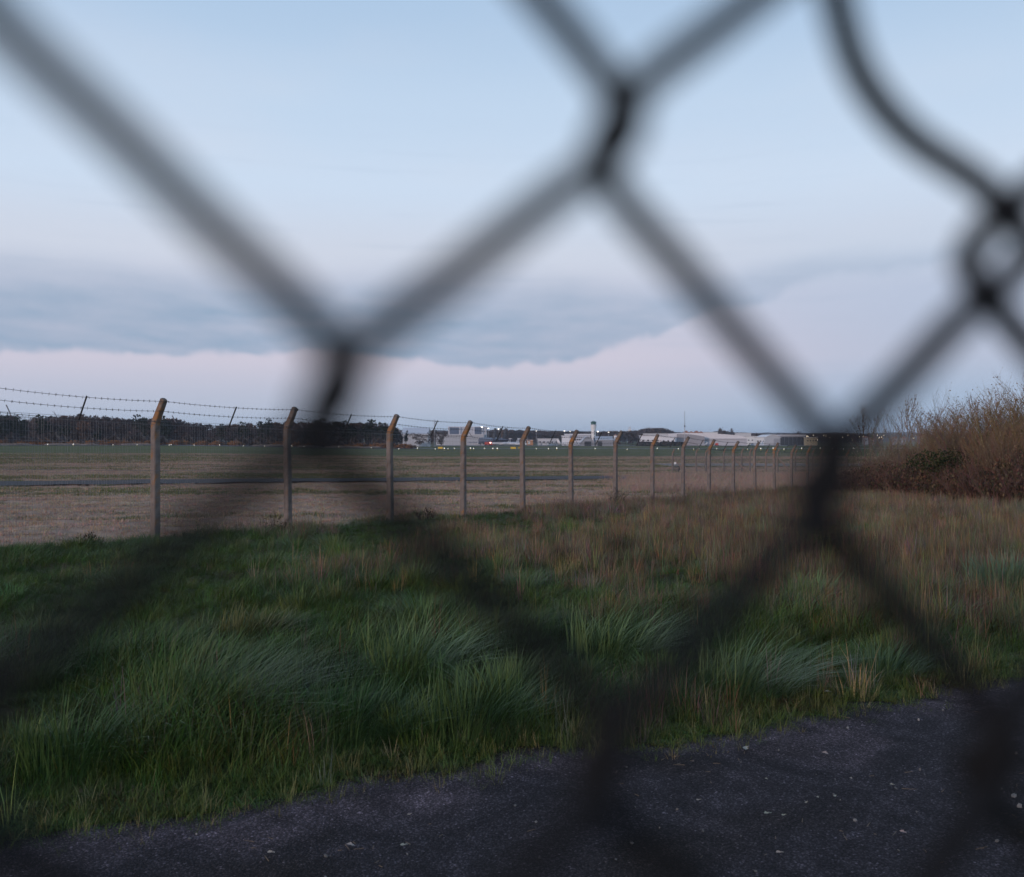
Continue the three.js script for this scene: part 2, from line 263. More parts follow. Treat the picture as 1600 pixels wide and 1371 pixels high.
  grow('dry_b', tuft(4, 15, 0.24, 0.08, 0.4, 0.0036), dryMat, 'bleached_grass', 'bleached straw grass mixed through the verge');
  grow('short', tuft(5, 11, 0.045, 0.035, 0.1, 0.006, 2), grassMat, 'edge_moss', 'low moss and weeds creeping over the path edge');
  grow('field_green', tuft(6, 14, 0.13, 0.17, 0.2, 0.012, 2), grassMat, 'field_grass', 'green patches of short grass on the airfield');
  grow('field_dry', tuft(7, 16, 0.12, 0.18, 0.2, 0.011, 2), dryMat, 'field_stubble', 'pinkish brown dead grass on the airfield');
  grow('tall', tuft(8, 16, 0.62, 0.16, 0.15, 0.008, 3), dryMat, 'tall_seed_grass', 'tall pinkish seed grass inside the fence');
}
// the big tussocks that stand out of the verge: pixel of the root, radius, blade length, lean, colour, label
const TUSSOCKS = [
  [655, 1052, 0.34, 0.52, 0.75, BLUE, 'large pale blue green tussock arching right, mid verge left of centre'],
  [745, 1140, 0.32, 0.46, 0.45, [0.062, 0.105, 0.034], 'upright bright green tussock near the path, below the pale tussock'],
  [960, 1025, 0.34, 0.44, 0.8, BLUE, 'flattened pale tussock right of centre among brown grass'],
  [1165, 1085, 0.3, 0.5, 0.85, [0.09, 0.135, 0.055], 'long bladed green tussock leaning right beside the tarmac edge'],
  [1285, 945, 0.36, 0.4, 0.5, BLUE, 'small blue green tussock in dry grass below the right wire knot'],
  [1590, 925, 0.45, 0.5, 0.4, [0.085, 0.13, 0.075], 'blue green tussock at the right edge of the photo'],
  [330, 1110, 0.42, 0.5, 0.8, [0.08, 0.125, 0.045], 'broad windswept green tussock at the left of the verge'],
  [130, 1190, 0.3, 0.42, 0.5, [0.055, 0.1, 0.03], 'dark green tussock nearest the bottom left of the verge'],
  [390, 1005, 0.26, 0.38, 0.6, OLIVE, 'yellowish green tussock behind the windswept one'],
  [1390, 1055, 0.2, 0.3, 0.6, [0.07, 0.115, 0.05], 'low green tussock by the tarmac under brown stalks'],
  [560, 1150, 0.32, 0.36, 0.5, [0.06, 0.105, 0.036], 'dense dark green tussock at the tarmac edge left of centre'],
];
TUSSOCKS.forEach(([px, py, rad, len, lean, c, label], i) => {
  let d = EYE * F / (py - HY); for (let k = 0; k < 6; k++) d = (EYE - gy((px - CX) / F * d, -d)) * F / (py - HY);
  const x = (px - CX) / F * d, z = -d, t = tuft(200 + i, Math.round(400 * rad / 0.3), len, rad, lean, 0.0058 * Math.max(1, d / 7), 5);
  const col = t.attributes.color; for (let k = 0; k < col.count; k++) { const v = col.getX(k) * 1.05; col.setXYZ(k, c[0] * v, c[1] * v, c[2] * v); }
  const m = mesh('grass_tussock', t, grassMat); m.position.set(x, gy(x, z), z); tag(m, label, 'grass tussock', 'tussocks on the verge');
});
console.log('grass done');

// pale chips, leaves and stalks lying on the tarmac
{
  const r = rngOf(5), onPath = () => { const t = -3 + 11 * r(), q = -0.1 - 2.6 * Math.pow(r(), 0.8); return [EDGE.x + t * EDGE.tx + q * EDGE.tz, EDGE.z + t * EDGE.tz - q * EDGE.tx]; };
  const chip = new THREE.IcosahedronGeometry(0.009, 0).scale(1.3, 0.45, 1), im = new THREE.InstancedMesh(chip, std(1, 1, 1, 0.8), 330), m = new THREE.Matrix4(), q = new THREE.Quaternion();
  for (let i = 0; i < 330; i++) { const [x, z] = onPath(), s = 0.3 + 0.55 * r() + (r() < 0.07 ? 0.8 : 0), v = 0.1 + 0.2 * r() * r() + (s > 1 ? 0.12 : 0); m.compose(V(x, gy(x, z) + 0.04, z), q.setFromEuler(new THREE.Euler(r(), r() * 6, r())), V(s, s, s)); im.setMatrixAt(i, m); im.setColorAt(i, rgb(v, v * 0.95, v * 0.9)); }
  im.name = 'stone_chips'; scene.add(im); tag(im, 'loose pale stone chips scattered over the tarmac', 'gravel', null, 'stuff');
  // fallen leaves that can be picked out: pixel, size
  [[1200, 1278, 0.03], [1225, 1281, 0.022], [1305, 1251, 0.022], [1278, 1253, 0.018], [1412, 1308, 0.03], [1395, 1233, 0.022], [1219, 1340, 0.028], [1092, 1257, 0.022], [1260, 1261, 0.02], [1330, 1223, 0.02], [1198, 1224, 0.018], [548, 1328, 0.035], [424, 1340, 0.03], [632, 1328, 0.03], [640, 1280, 0.02], [1165, 1175, 0.05], [1290, 1183, 0.04], [1295, 1092, 0.045]].forEach(([px, py, s], i) => {
    s *= 0.62; const d = EYE * F / (py - HY), x = (px - CX) / F * d, z = -d, g = new THREE.BufferGeometry(), P = [], n = 11; 
    for (let k = 0; k < n; k++) { const a = k / n * 6.283, b = (k + 1) / n * 6.283, R = t => s * (0.62 + 0.3 * Math.cos(t * 2 + i) + 0.16 * Math.sin(t * 5 + i * 2)), y = t => 0.006 + 0.1 * s * Math.sin(t * 2 + i); P.push(0, 0.004, 0, Math.cos(a) * R(a), y(a), Math.sin(a) * R(a), Math.cos(b) * R(b), y(b), Math.sin(b) * R(b)); }
    g.setAttribute('position', new THREE.Float32BufferAttribute(P, 3)); g.computeVertexNormals();
    const o = mesh('fallen_leaf', g, std(0.3 + 0.1 * r(), 0.26 + 0.06 * r(), 0.23, 0.85, { side: THREE.DoubleSide })); o.position.set(x, gy(x, z) + 0.045, z);
    tag(o, 'small pale fallen leaf lying on the tarmac path', 'leaf', 'pale leaves fallen on the path');
  });
  const P = []; for (let i = 0; i < 175; i++) { let [x, z] = onPath(); if (i > 110) { const c = [[2.3, -4.3], [1.55, -3.95], [2.75, -4.75], [0.9, -5.0], [-0.6, -3.9]][i % 5]; x = c[0] + (r() + r() - 1) * 0.55; z = c[1] + (r() + r() - 1) * 0.25; } const a = r() * 6.28, l = 0.015 + 0.06 * r() * r(), y = gy(x, z) + 0.043; P.push(bar(V(x, y, z), V(x + Math.cos(a) * l, y + 0.008 * r(), z + Math.sin(a) * l), 0.0016, 0.0008, 4)); }
  tag(mesh('dead_stalks', merge(P), std(0.17, 0.125, 0.085)), 'thin dead grass stalks strewn over the tarmac', 'litter', null, 'stuff');
}

// ------------------------------------------------------------------ the chain-link fence the camera looks through
{
  const d0 = 0.1, step = 0.03236, row = 0.0356, turn = Math.atan2(0.1416, 0.291), t = 0.0023;
  const wire = new THREE.MeshPhysicalMaterial({ color: rgb(0.009, 0.0095, 0.011), roughness: 0.85, specularIntensity: 0.4 });
  const gal = std(0.3, 0.31, 0.33, 0.5, { metalness: 0.6 });
  const lean = -0.03, shift = EYE * Math.sin(-lean), root = thing('chain_link_fence', 'dark wire chain link fence close in front of the camera, out of focus', 'wire fence', [-0.01815 - shift * Math.cos(turn), 0, -d0 + shift * Math.sin(turn)], turn);
  root.rotation.set(0, turn, lean, 'YXZ');
  const yOf = i => EYE + d0 * (0.0548 - 0.033 * 7 * Math.tanh(i / 7));
  const rows0 = -44, rows1 = 14;
  function strand(parity, radius, loose, knot = null, bow = null) {
    const pts = [];
    for (let j = rows0; j <= rows1; j++) {
      const left = ((j + parity) % 2 + 2) % 2 === 0, s = left ? -1 : 1, cx = left ? 0 : step, y = j * row, h = j === knot ? 0.0066 : 0.0052, dl = j === knot ? 0.0046 : 0.0011 + loose, b = j === bow ? 1 : 0;
      // a bend hooked through the neighbour, then a straight run to the other side
      pts.push(V(cx - s * 0.0012, y - h, left ? -t : t), V(cx + s * dl, y - h * 0.3, left ? -t * 0.7 : t * 0.7), V(cx + s * dl, y + h * 0.3, left ? t * 0.7 : -t * 0.7), V(cx - s * 0.0012, y + h, left ? t : -t));
      pts.push(V(cx - s * step * 0.35 - 0.0009 * b, y + h + (row - 2 * h) * 0.335 - 0.0007 * b, (left ? t : -t) - 0.004 * b), V(cx - s * step * 0.65 - 0.0009 * b, y + h + (row - 2 * h) * 0.665 - 0.0007 * b, (left ? t : -t) - 0.004 * b));
    }
    return new THREE.TubeGeometry(new THREE.CatmullRomCurve3(pts, false, 'centripetal'), (rows1 - rows0) * 15, radius, 7);
  }
  const plain = [strand(0, 0.00205, 0.0003), strand(1, 0.00205, 0.0003)], bent = strand(0, 0.0023, 0.0006, 1, 1), hooked = strand(1, 0.0023, 0.0006, 1);
  for (let s = -26; s < 44; s++) {
    const w = mesh('wire_strand', s === 2 ? bent : s === 3 ? hooked : plain[(s % 2 + 2) % 2], wire, root);
    w.position.set(s * step - (s >= 3 ? 0.0012 : 0), yOf(s + 0.5), 0);
  }
  const xa = -26 * step, xb = 44 * step;
  for (const [x, name] of [[xa, 'post'], [xb, 'post']]) { const g = new THREE.CylinderGeometry(0.024, 0.024, 2.2, 16).translate(0, 1.06, 0), p = mesh(name, g, gal, root); p.position.x = x; const cap = mesh('post_cap', new THREE.SphereGeometry(0.027, 14, 8, 0, 6.3, 0, 1.6), gal, p); cap.position.y = 2.16; }
  for (const y of [0.08, 2.1]) { const g = bar(V(xa, y, 0), V(xb, y, 0), 0.0016); mesh('line_wire', g, gal, root); }
}

// ------------------------------------------------------------------ the airfield's perimeter fence
const concreteTex = speckle(256, (x, y) => { const v = 128 + 60 * n2(x * 0.35, y * 0.35) + 50 * n2(x * 0.9, y * 0.9, 4); return [v, v, v]; }, false);
const postMat = new THREE.MeshStandardMaterial({ vertexColors: true, roughness: 0.95, bumpMap: concreteTex, bumpScale: 0.004 });
const FYAW = Math.atan2(2.5, 1.5);                                // local +x runs along the fence, local +z leans out to the camera side
function postGeometry(seed, H = 1.96, lichen = 1, w = 0.056) {
  const rings = [], cham = 0.012, r = rngOf(seed), ph = r() * 40;
  const sec = (cy, cz, hw, tilt, cap = 1) => { const o = []; for (const [a, b] of [[1, 1], [-1, 1], [-1, -1], [1, -1]]) { const P = (a === b) ? [[a * hw, b * (hw - cham)], [a * (hw - cham), b * hw]] : [[a * (hw - cham), b * hw], [a * hw, b * (hw - cham)]]; for (const [x, z] of P) o.push([x * cap, cy - z * Math.sin(tilt) * cap, cz + z * Math.cos(tilt) * cap]); } return o; };
  for (let i = 0; i <= 26; i++) rings.push(sec(-0.25 + (H + 0.2) * i / 26, 0, lerp(w * 1.12, w, i / 26), 0));
  const ang = 0.5;                                                // the arm leans out half a radian
  for (let i = 0; i <= 8; i++) { const s = 0.03 + 0.4 * i / 8; rings.push(sec(H + s * Math.cos(ang), s * Math.sin(ang), w * lerp(0.98, 0.86, i / 8), ang)); }
  rings.push(sec(H + 0.452 * Math.cos(ang), 0.452 * Math.sin(ang), w * 0.86, ang, 0.62)); rings.push(sec(H + 0.456 * Math.cos(ang), 0.456 * Math.sin(ang), w * 0.86, ang, 0.01));
  const pos = [], col = [], uv = [];
  const at2 = (i, j) => rings[i][j % 8];
  for (let i = 0; i < rings.length - 1; i++) for (let j = 0; j < 8; j++) for (const [a, b] of [[i, j], [i, j + 1], [i + 1, j], [i, j + 1], [i + 1, j + 1], [i + 1, j]]) {
    const p = at2(a, b); pos.push(...p); uv.push(j * 0.1 + p[0], p[1]);
    const sp = fbm(p[0] * 30 + ph, p[1] * 9, 3, p[2] * 30), l = lichen * sst(0.02, 0.22, sp + 0.34 * Math.exp(-Math.pow((p[1] - H - 0.08) / 0.2, 2)) - 0.12), dark = sst(0.05, 0.25, fbm(p[0] * 22 + ph + 9, p[1] * 6, 3, p[2] * 22) + 0.25 * sst(H + 0.25, H + 0.45, p[1]) - 0.03);
    let c = [0.225, 0.185, 0.165]; c = mixc(c, [0.12, 0.103, 0.095], 0.5 + 1.5 * sp); c = mixc(c, [0.3, 0.135, 0.04], l * 0.8); c = mixc(c, [0.1, 0.085, 0.075], dark * 0.75); col.push(...c);
  }
  const g = new THREE.BufferGeometry(); g.setAttribute('position', new THREE.Float32BufferAttribute(pos, 3)); g.setAttribute('uv', new THREE.Float32BufferAttribute(uv, 2)); g.setAttribute('color', new THREE.Float32BufferAttribute(col, 3)); g.computeVertexNormals(); return g;
}
const barbMat = std(0.09, 0.085, 0.09, 0.6, { metalness: 0.5 }), meshMat = std(0.2, 0.2, 0.22, 0.55, { metalness: 0.4 }), dropMat = std(0.02, 0.021, 0.025, 0.6);
{
  const root = thing('perimeter_fence', 'airfield perimeter fence of cranked concrete posts with mesh and barbed wire', 'security fence', [0, 0, 0]);
  const K0 = -2, K1 = 17, spots = [], PX = { 1: 0.06, 2: 0.14, 3: 0.12, 4: 0.1, 5: 0.05, 6: 0.08, 7: 0.1, 8: 0.06 };
  const geos = [0, 1, 2, 3, 4, 5, 6].map(i => postGeometry(300 + i, 1.96, [1, 0.5, 0.9, 1.3, 0.7, 1.3, 0.6][i]));
  const outDir = V(Math.sin(FYAW), 0, Math.cos(FYAW)), rr = rngOf(9);
  for (let k = K0; k <= K1; k++) {
    const f = FENCE(k + (PX[k] || 0)), y = gy(f.x, f.z) - 0.03, p = mesh('post', geos[((k + 7) % 7)], postMat, root);
    p.position.set(f.x, y, f.z); p.rotation.set((rr() - 0.5) * 0.02, FYAW, (rr() - 0.5) * 0.018, 'YXZ'); p.updateMatrix();
    if (k === 0) p.userData.label = 'nearest concrete post with orange lichen on its bend';
    if (k === 3) p.userData.label = 'concrete post with the most orange lichen';
    spots.push(p);
  }
  const local = (p, x, y, z) => V(x, y, z).applyMatrix4(p.matrix);
  // three barbed wires along the arms, each a twisted pair with barbs
  const ARM = [0.03, 0.22, 0.4].map(s => [1.96 + s * Math.cos(0.5), 0.056 + s * Math.sin(0.5)]);
  for (const [ay, az] of ARM) for (let i = 0; i < spots.length - 1; i++) {
    const a = local(spots[i], 0, ay, az), b = local(spots[i + 1], 0, ay, az), n = 6, list = [], L = a.distanceTo(b), P = t => a.clone().lerp(b, t).add(V(0, -0.035 * 4 * t * (1 - t), 0));
    for (let s = 0; s < n; s++) list.push(bar(P(s / n), P((s + 1) / n), 0.0036, 0.0036, 4));
    const ph = rr();
    if (i < 15) for (let s = 0; s < L / 0.11; s++) { const c = P((s + ph) * 0.11 / L), q = rr() * 3; for (const e of [0, 1.7]) { const v = V(Math.cos(q + e) * 0.35, Math.sin(q + e), Math.sin(q * 3) * 0.5).multiplyScalar(0.024); list.push(bar(c.clone().sub(v), c.clone().add(v), 0.0034, 0.0034, 3)); } }
    mesh('barbed_wire', merge(list), barbMat, root);
  }
  // a flat dropper bar half way along each span holds the barbed wires apart
  for (let i = 0; i < spots.length - 1; i++) {
    const lo = local(spots[i], 0, ...ARM[0]).lerp(local(spots[i + 1], 0, ...ARM[0]), 0.5), hi = local(spots[i], 0, ...ARM[2]).lerp(local(spots[i + 1], 0, ...ARM[2]), 0.5);
    const e = hi.clone().sub(lo).multiplyScalar(0.06); lo.add(V(0, -0.035, 0)).sub(e); hi.add(V(0, -0.035, 0)).add(e);
    mesh('dropper_bar', bar(lo, hi, 0.013, 0.013, 4), dropMat, root);
    // a short stay leaning back inwards from the top of the mesh
    const m = local(spots[i], 0, 1.97, 0).lerp(local(spots[i + 1], 0, 1.97, 0), 0.14), w = outDir.clone().multiplyScalar(-0.1);
    mesh('stay_bar', bar(m, m.clone().add(w).add(V(0, 0.13, 0)), 0.009, 0.009, 4), std(0.2, 0.2, 0.22), root);
  }
  // welded mesh, one panel a bay: fine upright wires and a few line wires
  for (let i = 0; i < spots.length - 1; i++) {
    const a = local(spots[i], 0, 0, 0.064), b = local(spots[i + 1], 0, 0, 0.064), n = i > 11 ? 40 : 60, list = [];
    const R = 0.0011;
    for (let s = 1; s < n; s++) { const c = a.clone().lerp(b, s / n), w = 0.006 * Math.sin(s * 2.3 + i); list.push(box(2 * R, 1.98, 2 * R, c.x + w, c.y + 0.97, c.z)); }
    for (const y of [0.04, 0.62, 1.18, 1.6, 1.93, 1.99]) list.push(bar(a.clone().add(V(0, y, 0)), b.clone().add(V(0, y, 0)), 0.0026, 0.0026, 4));
    for (let y = 0.14; y < 1.95; y += 0.1) list.push(bar(a.clone().add(V(0, y, 0)), b.clone().add(V(0, y, 0)), 0.0013, 0.0013, 3));
    const p = mesh('wire_mesh', merge(list), meshMat, root); p.userData.kind = 'stuff';
  }
}
// the older fence further in, where the line turns: pixels of the post feet, some with a raking strut
const oldPostGeo = [postGeometry(401, 1.9, 0.7), postGeometry(402, 1.9, 1.6)];
{
  const root = thing('inner_fence', 'older fence of thin cranked posts turning across the field behind', 'security fence', [0, 0, 0]), list = [], prev = [];
  const POSTS = [[1051, 84, 1], [1088, 92, 0], [1103, 88, 0], [1131, 92, 0], [1146, 84, 1], [1159, 93, 0], [1172, 92, 0], [1197, 86, 2], [1215, 84, 1], [1243, 88, 0], [1270, 86, 0], [1300, 86, 0]];
  POSTS.forEach(([px, d, type], i) => {
    const x = (px - CX) / F * d, z = -d, y = gy(x, z), p = mesh('post', oldPostGeo[type === 2 ? 1 : 0], postMat, root); p.position.set(x, y - 0.02, z); p.rotation.y = 0.9; prev.push(p.position);
    if (type === 1) mesh('strut', bar(V(x + 0.02, y + 1.5, z + 0.06), V(x + 1.35, y - 0.05, z + 0.5), 0.055, 0.06, 5), postMat.clone(), root).material.setValues({ vertexColors: false, color: rgb(0.22, 0.16, 0.13) });
  });
  for (let i = 0; i < prev.length - 1; i++) { const a = prev[i], b = prev[i + 1], L = []; for (const y of [0.1, 0.5, 0.9, 1.3, 1.6, 1.86]) L.push(bar(a.clone().add(V(0, y, 0.07)), b.clone().add(V(0, y, 0.07)), 0.006, 0.006, 4)); const n = 9; for (let s = 1; s < n * 4; s++) { const c = a.clone().lerp(b, s / n / 4); L.push(box(0.006, 1.8, 0.006, c.x, c.y + 0.95, c.z + 0.07)); } mesh('wire_mesh', merge(L), std(0.2, 0.17, 0.16), root).userData.kind = 'stuff'; }
  const c = at(1055, 724, 83), w = thing('warning_sign', 'small white sign hung on the strutted post of the inner fence', 'sign', [c.x, c.y, c.z]);
  mesh('plate', box(0.17, 0.19, 0.02), std(0.75, 0.75, 0.74), w); mesh('bracket', box(0.04, 0.05, 0.2, 0, 0, -0.11), std(0.2, 0.2, 0.2), w);
  const coil = []; for (let i = 0; i < 5; i++) { const g = new THREE.TorusGeometry(0.24 - 0.02 * i, 0.016, 5, 18).rotateY(0.3 * i).translate(0.03 * i, 0.02 * i, 0.02 * i); coil.push(g.toNonIndexed()); }
  const h = at(1058, 733, 83), cm = mesh('wire_coil', merge(coil), std(0.06, 0.06, 0.07)); cm.position.copy(h); tag(cm, 'dark coil of loose wire at the strutted fence post', 'wire coil');
}
console.log('fences done');

// ------------------------------------------------------------------ dead stems at the feet of the posts
function twigs(seed, stems, H, opts = {}) {
  const r = rngOf(seed), pos = [], col = [];
  const { spread = 0.3, kids = 7, depth = 2, radius = 0.012, up = 0.8, tint = [0.1, 0.07, 0.055], vary = 0.5, taper = 0.5 } = opts;
  const stick = (a, b, r0, r1, c) => { const d = b.clone().sub(a).normalize(), u = Math.abs(d.y) < 0.9 ? V(0, 1, 0) : V(1, 0, 0), e = u.clone().cross(d).normalize(), f = d.clone().cross(e); const P = [], Q = []; for (let k = 0; k < 3; k++) { const A = k * 2.0944, o = e.clone().multiplyScalar(Math.cos(A)).addScaledVector(f, Math.sin(A)); P.push(a.clone().addScaledVector(o, r0)); Q.push(b.clone().addScaledVector(o, r1)); } for (let k = 0; k < 3; k++) { const l = (k + 1) % 3; for (const p of [P[k], P[l], Q[l], P[k], Q[l], Q[k]]) { pos.push(p.x, p.y, p.z); col.push(...c); } } };
  function branch(a, dir, len, rad, level) {
    const c = tint.map(v => v * (1 - vary / 2 + vary * r())), mid = a.clone().addScaledVector(dir, len * 0.5).add(V((r() - 0.5) * len * 0.12, (r() - 0.3) * len * 0.08, (r() - 0.5) * len * 0.12)), end = mid.clone().addScaledVector(dir.clone().add(V(0, 0.12 * up, 0)).normalize(), len * 0.5);
    stick(a, mid, rad, rad * 0.75, c); stick(mid, end, rad * 0.75, rad * taper * 0.6, c);
    if (level <= 0) return;
    const n = Math.round(kids * (0.6 + 0.8 * r()));
    for (let i = 0; i < n; i++) { const t = 0.15 + 0.85 * r(), s = t < 0.5 ? a.clone().lerp(mid, t * 2) : mid.clone().lerp(end, t * 2 - 1), q = r() * 6.283, nd = dir.clone().multiplyScalar(0.75).add(V(Math.cos(q) * 0.75, up * (0.25 + 0.5 * r()), Math.sin(q) * 0.75)).normalize(); branch(s, nd, len * (0.3 + 0.35 * r()) * (1.15 - 0.5 * t), rad * 0.45, level - 1); }
  }
  for (let i = 0; i < stems; i++) { const q = r() * 6.283, o = spread * Math.sqrt(r()), sp = opts.splay ?? 0.35; branch(V(Math.cos(q) * o, -0.05, Math.sin(q) * o), V(Math.cos(q) * sp * r() * 1.6, 1, Math.sin(q) * sp * r() * 1.6).normalize(), H * (0.55 + 0.5 * r()), radius * (0.6 + 0.6 * r()), depth); }
  const g = new THREE.BufferGeometry(); g.setAttribute('position', new THREE.Float32BufferAttribute(pos, 3)); g.setAttribute('color', new THREE.Float32BufferAttribute(col, 3)); g.computeVertexNormals(); return g;
}
const twigMat = new THREE.MeshPhysicalMaterial({ vertexColors: true, roughness: 0.95, specularIntensity: 0.25, side: THREE.DoubleSide });
function leaves(seed, n, shape, size, tints) {
  const r = rngOf(seed), pos = [], col = [];
  for (let i = 0; i < n; i++) { const c = shape(r), a = V(r() - 0.5, r() - 0.5, r() - 0.5).normalize(), b = V(r() - 0.5, r() - 0.5, r() - 0.5).cross(a).normalize(), s = size * (0.5 + r()), k = tints[Math.floor(r() * tints.length)], v = 0.7 + 0.6 * r(); const A = c.clone().addScaledVector(a, s), B = c.clone().addScaledVector(b, s * 0.55), C = c.clone().addScaledVector(a, -s), D = c.clone().addScaledVector(b, -s * 0.55); for (const p of [A, B, C, A, C, D]) { pos.push(p.x, p.y, p.z); col.push(k[0] * v, k[1] * v, k[2] * v); } }
  const g = new THREE.BufferGeometry(); g.setAttribute('position', new THREE.Float32BufferAttribute(pos, 3)); g.setAttribute('color', new THREE.Float32BufferAttribute(col, 3)); g.computeVertexNormals(); return g;
}
for (const [k, dx, dz, s, label] of [[1, -0.05, 0.35, 0.42, 'dead brown bramble stems at the foot of the second post'], [6, 0.05, 0.2, 0.7, 'dark dead creeper climbing the foot of the seventh post'], [2.55, 0.1, 0.5, 0.35, 'small tuft of dead weed stems between the third and fourth posts'], [-0.45, 0.3, 0.6, 0.25, 'low dead weeds under the mesh left of the nearest post']]) {
  const f = FENCE(k), x = f.x + dx, z = f.z + dz, g = twigs(500 + k * 10, 9, s, { spread: 0.14, kids: 5, depth: 2, radius: 0.009, splay: 0.7, tint: [0.05, 0.035, 0.028] }), o = thing('dead_weed', label, 'dead plant', [x, gy(x, z), z]);
  mesh('stems', g, twigMat, o); mesh('withered_leaves', leaves(520 + k * 10, 60, r => V((r() - 0.5) * 0.4, r() * s * 0.8, (r() - 0.5) * 0.3), 0.018, [[0.06, 0.035, 0.02], [0.04, 0.035, 0.02]]), twigMat, o);
}

// ------------------------------------------------------------------ thicket on the right
const thick = (seed, tint, splay) => twigs(seed, 46, 2.3, { spread: 1.3, kids: 11, depth: 2, radius: 0.013, splay, up: 1.0, tint });
const TH = { a: thick(601, [0.175, 0.118, 0.082], 0.3), b: thick(602, [0.145, 0.105, 0.082], 0.28), c: thick(603, [0.19, 0.13, 0.075], 0.36) };
const BR = twigs(610, 60, 1.0, { spread: 1.4, kids: 9, depth: 2, radius: 0.011, splay: 1.1, up: 0.1, tint: [0.13, 0.08, 0.066] });
const bushShape = (R, H) => r => { const q = r() * 6.283, o = R * Math.sqrt(r()), h = Math.sqrt(r()) * H * (1 - 0.5 * (o / R) * (o / R)); return V(Math.cos(q) * o, h, Math.sin(q) * o); };
const BRL = leaves(611, 2600, bushShape(1.6, 1.0), 0.035, [[0.12, 0.06, 0.045], [0.09, 0.055, 0.04], [0.055, 0.06, 0.03], [0.14, 0.1, 0.06], [0.03, 0.025, 0.02]]);
const onTwigs = (g, s = 1) => { const p = g.attributes.position; return r => { const k = Math.floor((0.02 + 0.98 * r()) * (p.count - 1)); return V(p.getX(k) * s + 0.04 * (r() - 0.5), p.getY(k) * s, p.getZ(k) * s + 0.04 * (r() - 0.5)); }; };
for (const k in TH) TH[k].computeBoundingBox();
const THL = {}; for (const k in TH) THL[k] = leaves(612, 6500, onTwigs(TH[k]), 0.019, [[0.21, 0.14, 0.09], [0.16, 0.115, 0.085], [0.24, 0.18, 0.11]]);
function shrub(px, depth, top, label, kind, wid = 1) {
  const x = (px - CX) / F * depth, z = -depth, y = gy(x, z) - 0.05, H = (HY - top) / F * depth + EYE - y, s = H / TH[kind].boundingBox.max.y, o = thing('bare_shrub', label, 'shrub', [x, y, z], px * 1.7, 'shrubs of the thicket on the right');
  const st = mesh('stems', TH[kind], twigMat, o); st.scale.set(s * 0.95 * wid, s, s * 0.95 * wid); const lf = mesh('withered_leaves', THL[kind], twigMat, o); lf.scale.set(s * 0.95 * wid, s, s * 0.95 * wid);
}
const right = 'shrub of the thicket';
[[1640, 33, 575, 'tallest brown shrub rising at the right edge of the photo', 'c', 1.1], [1585, 36, 612, 'tall grey brown shrub just left of the tallest one', 'b', 1.1], [1600, 32, 640, 'brown shrub in front of the tall pair at the right edge', 'a', 1], [1545, 38, 632, 'rounded yellowish brown shrub on the rising slope of the thicket', 'c', 1.15], [1510, 40, 650, 'grey brown shrub lower on the slope of the thicket', 'a', 1.1], [1475, 41, 676, 'purplish bare shrub behind the ivy clump', 'b', 1.2], [1430, 43, 688, 'low bare shrub below the saplings', 'b', 1.2], [1390, 44, 697, 'low thin shrub at the left end of the thicket', 'b', 1.15], [1355, 45, 708, 'smallest thin shrub where the thicket meets the fence', 'a', 1.1], [1660, 38, 590, 'dense shrub half cut off by the right edge', 'b', 1.3], [1560, 34, 668, 'short brown shrub in front of the rounded one', 'a', 1.15], [1625, 40, 592, 'dense brown shrub behind the tallest one', 'a', 1.4], [1570, 42, 615, 'broad brown shrub filling the back of the thicket', 'c', 1.4], [1530, 43, 640, 'broad grey shrub at the back of the slope', 'a', 1.4], [1495, 44, 662, 'wide low shrub at the back beneath the saplings', 'c', 1.4], [1450, 45, 684, 'wide thin shrub behind the ivy and saplings', 'a', 1.3], [1715, 34, 560, 'tall bare shrub just outside the right edge', 'c', 1.2]].forEach(a => shrub(...a));
[[1610, 31, 700, 'red brown bramble mound at the right edge of the thicket'], [1555, 33, 705, 'red brown bramble mound under the short shrub'], [1500, 36, 708, 'bramble mound with red leaves below the ivy'], [1445, 39, 712, 'bramble mound under the low bare shrub'], [1395, 41, 720, 'purplish bramble mound under the saplings'], [1352, 43, 730, 'low bramble mound at the left end of the thicket'], [1660, 31, 690, 'bramble mound just outside the right edge']].forEach(([px, d, top, label]) => {
  const x = (px - CX) / F * d, z = -d, y = gy(x, z) - 0.04, s = ((HY - top) / F * d + EYE - y) / 1.02, o = thing('bramble', label, 'bramble', [x, y, z], px, 'brambles along the foot of the thicket');
  mesh('stems', BR, twigMat, o).scale.set(0.95, s, 0.95); mesh('leaves', BRL, twigMat, o).scale.set(1, s, 1);
});
